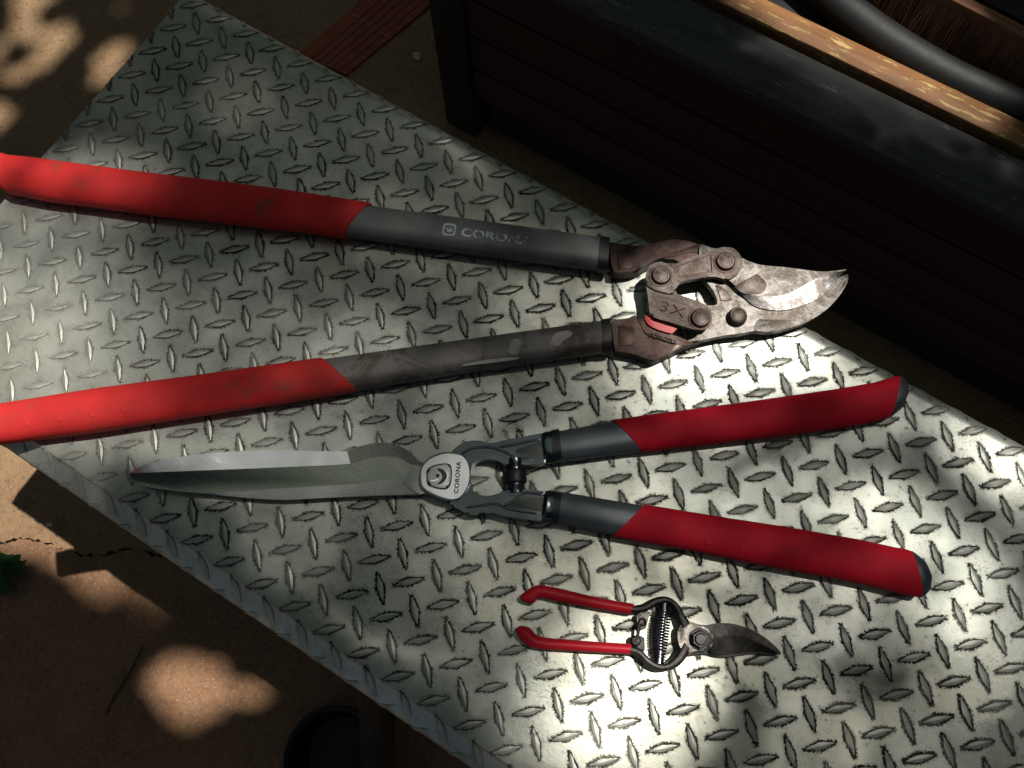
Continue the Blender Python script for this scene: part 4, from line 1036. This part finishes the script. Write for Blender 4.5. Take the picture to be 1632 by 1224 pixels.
# one loose sheet of translucent leaves, added to glow down on the plate
g = 0.045
ux, uy = np.meshgrid(np.arange(-2.7, 1.8, g), np.arange(-0.9, 2.8, g)); pos = np.stack([ux.ravel(), uy.ravel()], -1) + rng.uniform(-g / 2, g / 2, (ux.size, 2))
h = rng.uniform(3.6, 5.2, len(pos)); uv = pos - SUN[:2] * h[:, None]
out = (uv[:, 0] < -1.15) | (uv[:, 0] > 0.75) | (uv[:, 1] < -0.85) | (uv[:, 1] > 1.10)
pos, h = pos[out], h[out]; ln_ = rng.uniform(0.06, 0.085, len(pos))
clouds.append(leaf_cloud(np.concatenate([pos, h[:, None]], 1), ln_, ln_ * 0.8, 0.4))
# rest of the crown: dark leaves drooping low, added to shut out side light
n = 34000
rad = np.sqrt(rng.random(n)) * 8.0; th = rng.uniform(0, 2 * math.pi, n)
lowest = np.clip(3.2 - np.maximum(0, rad - 2.5) * 0.55, 0.15, 3)
cent = np.stack([0.3 + rad * np.cos(th), 0.8 + rad * np.sin(th), lowest + rng.uniform(0, 2.0, n)], -1)
uv = cent[:, :2] - SUN[:2] * cent[:, 2:]
out = (uv[:, 0] < -1.15) | (uv[:, 0] > 0.75) | (uv[:, 1] < -0.85) | (uv[:, 1] > 1.10)
out &= ~((cent[:, 0] > -2.7) & (cent[:, 0] < 1.8) & (cent[:, 1] > -0.9) & (cent[:, 1] < 2.8))
az = (np.degrees(th) + 102 + 180) % 360 - 180            # sector left bare so sky light reaches the folded lip
out &= ~((np.abs(az) < 9) & (rad > 3.0))
cent = cent[out]; ln_ = rng.uniform(0.16, 0.26, len(cent))
n_inner = sum(len(c) for c in clouds) // 6
clouds.append(leaf_cloud(cent, ln_, ln_ * 0.8, 0.8))
V = np.concatenate(clouds); nl = len(V) // 6
me = bpy.data.meshes.new('crown'); me.vertices.add(len(V)); me.vertices.foreach_set('co', V.ravel())
fi = (np.arange(nl)[:, None] * 6 + np.array([0, 5, 4, 3, 0, 3, 2, 1])[None]).ravel()
me.loops.add(len(fi)); me.loops.foreach_set('vertex_index', fi.astype(np.int32))
me.polygons.add(nl * 2); me.polygons.foreach_set('loop_start', np.arange(nl * 2, dtype=np.int32) * 4)
me.polygons.foreach_set('loop_total', np.full(nl * 2, 4, np.int32)); me.update(calc_edges=True); me.validate()
me.materials.append(M['leaf']); me.materials.append(M['leaf_blocker'])
me.polygons.foreach_set('material_index', (np.arange(nl * 2) // 2 >= n_inner).astype(np.int32))
tree = thing('overhanging_tree', (2.6, 3.4, GZ), 'unseen leafy tree overhanging the table, crown shaped to dapple it with sunlight', 'tree')
cr_ = link('crown', me, tree); cr_['kind'] = 'stuff'
rod('trunk', [(2.6, 3.4, GZ - 0.01), (2.55, 3.35, 0.6), (2.4, 3.2, 1.8), (2.1, 2.9, 2.8), (1.5, 2.3, 3.5)], [0.17, 0.14, 0.12, 0.09, 0.06], M['bark'], tree, 16)
for (a, b, c_) in (((2.1, 2.9, 2.8), (1.2, 2.6, 3.6), (-0.4, 2.4, 3.9)), ((2.4, 3.2, 1.9), (3.0, 2.2, 2.9), (3.4, 0.9, 3.6)), ((1.5, 2.3, 3.5), (0.9, 1.9, 3.8), (-0.6, 1.6, 4.2))):
    rod('limb', [a, b, c_], [0.07, 0.045, 0.015], M['bark'], tree, 10)
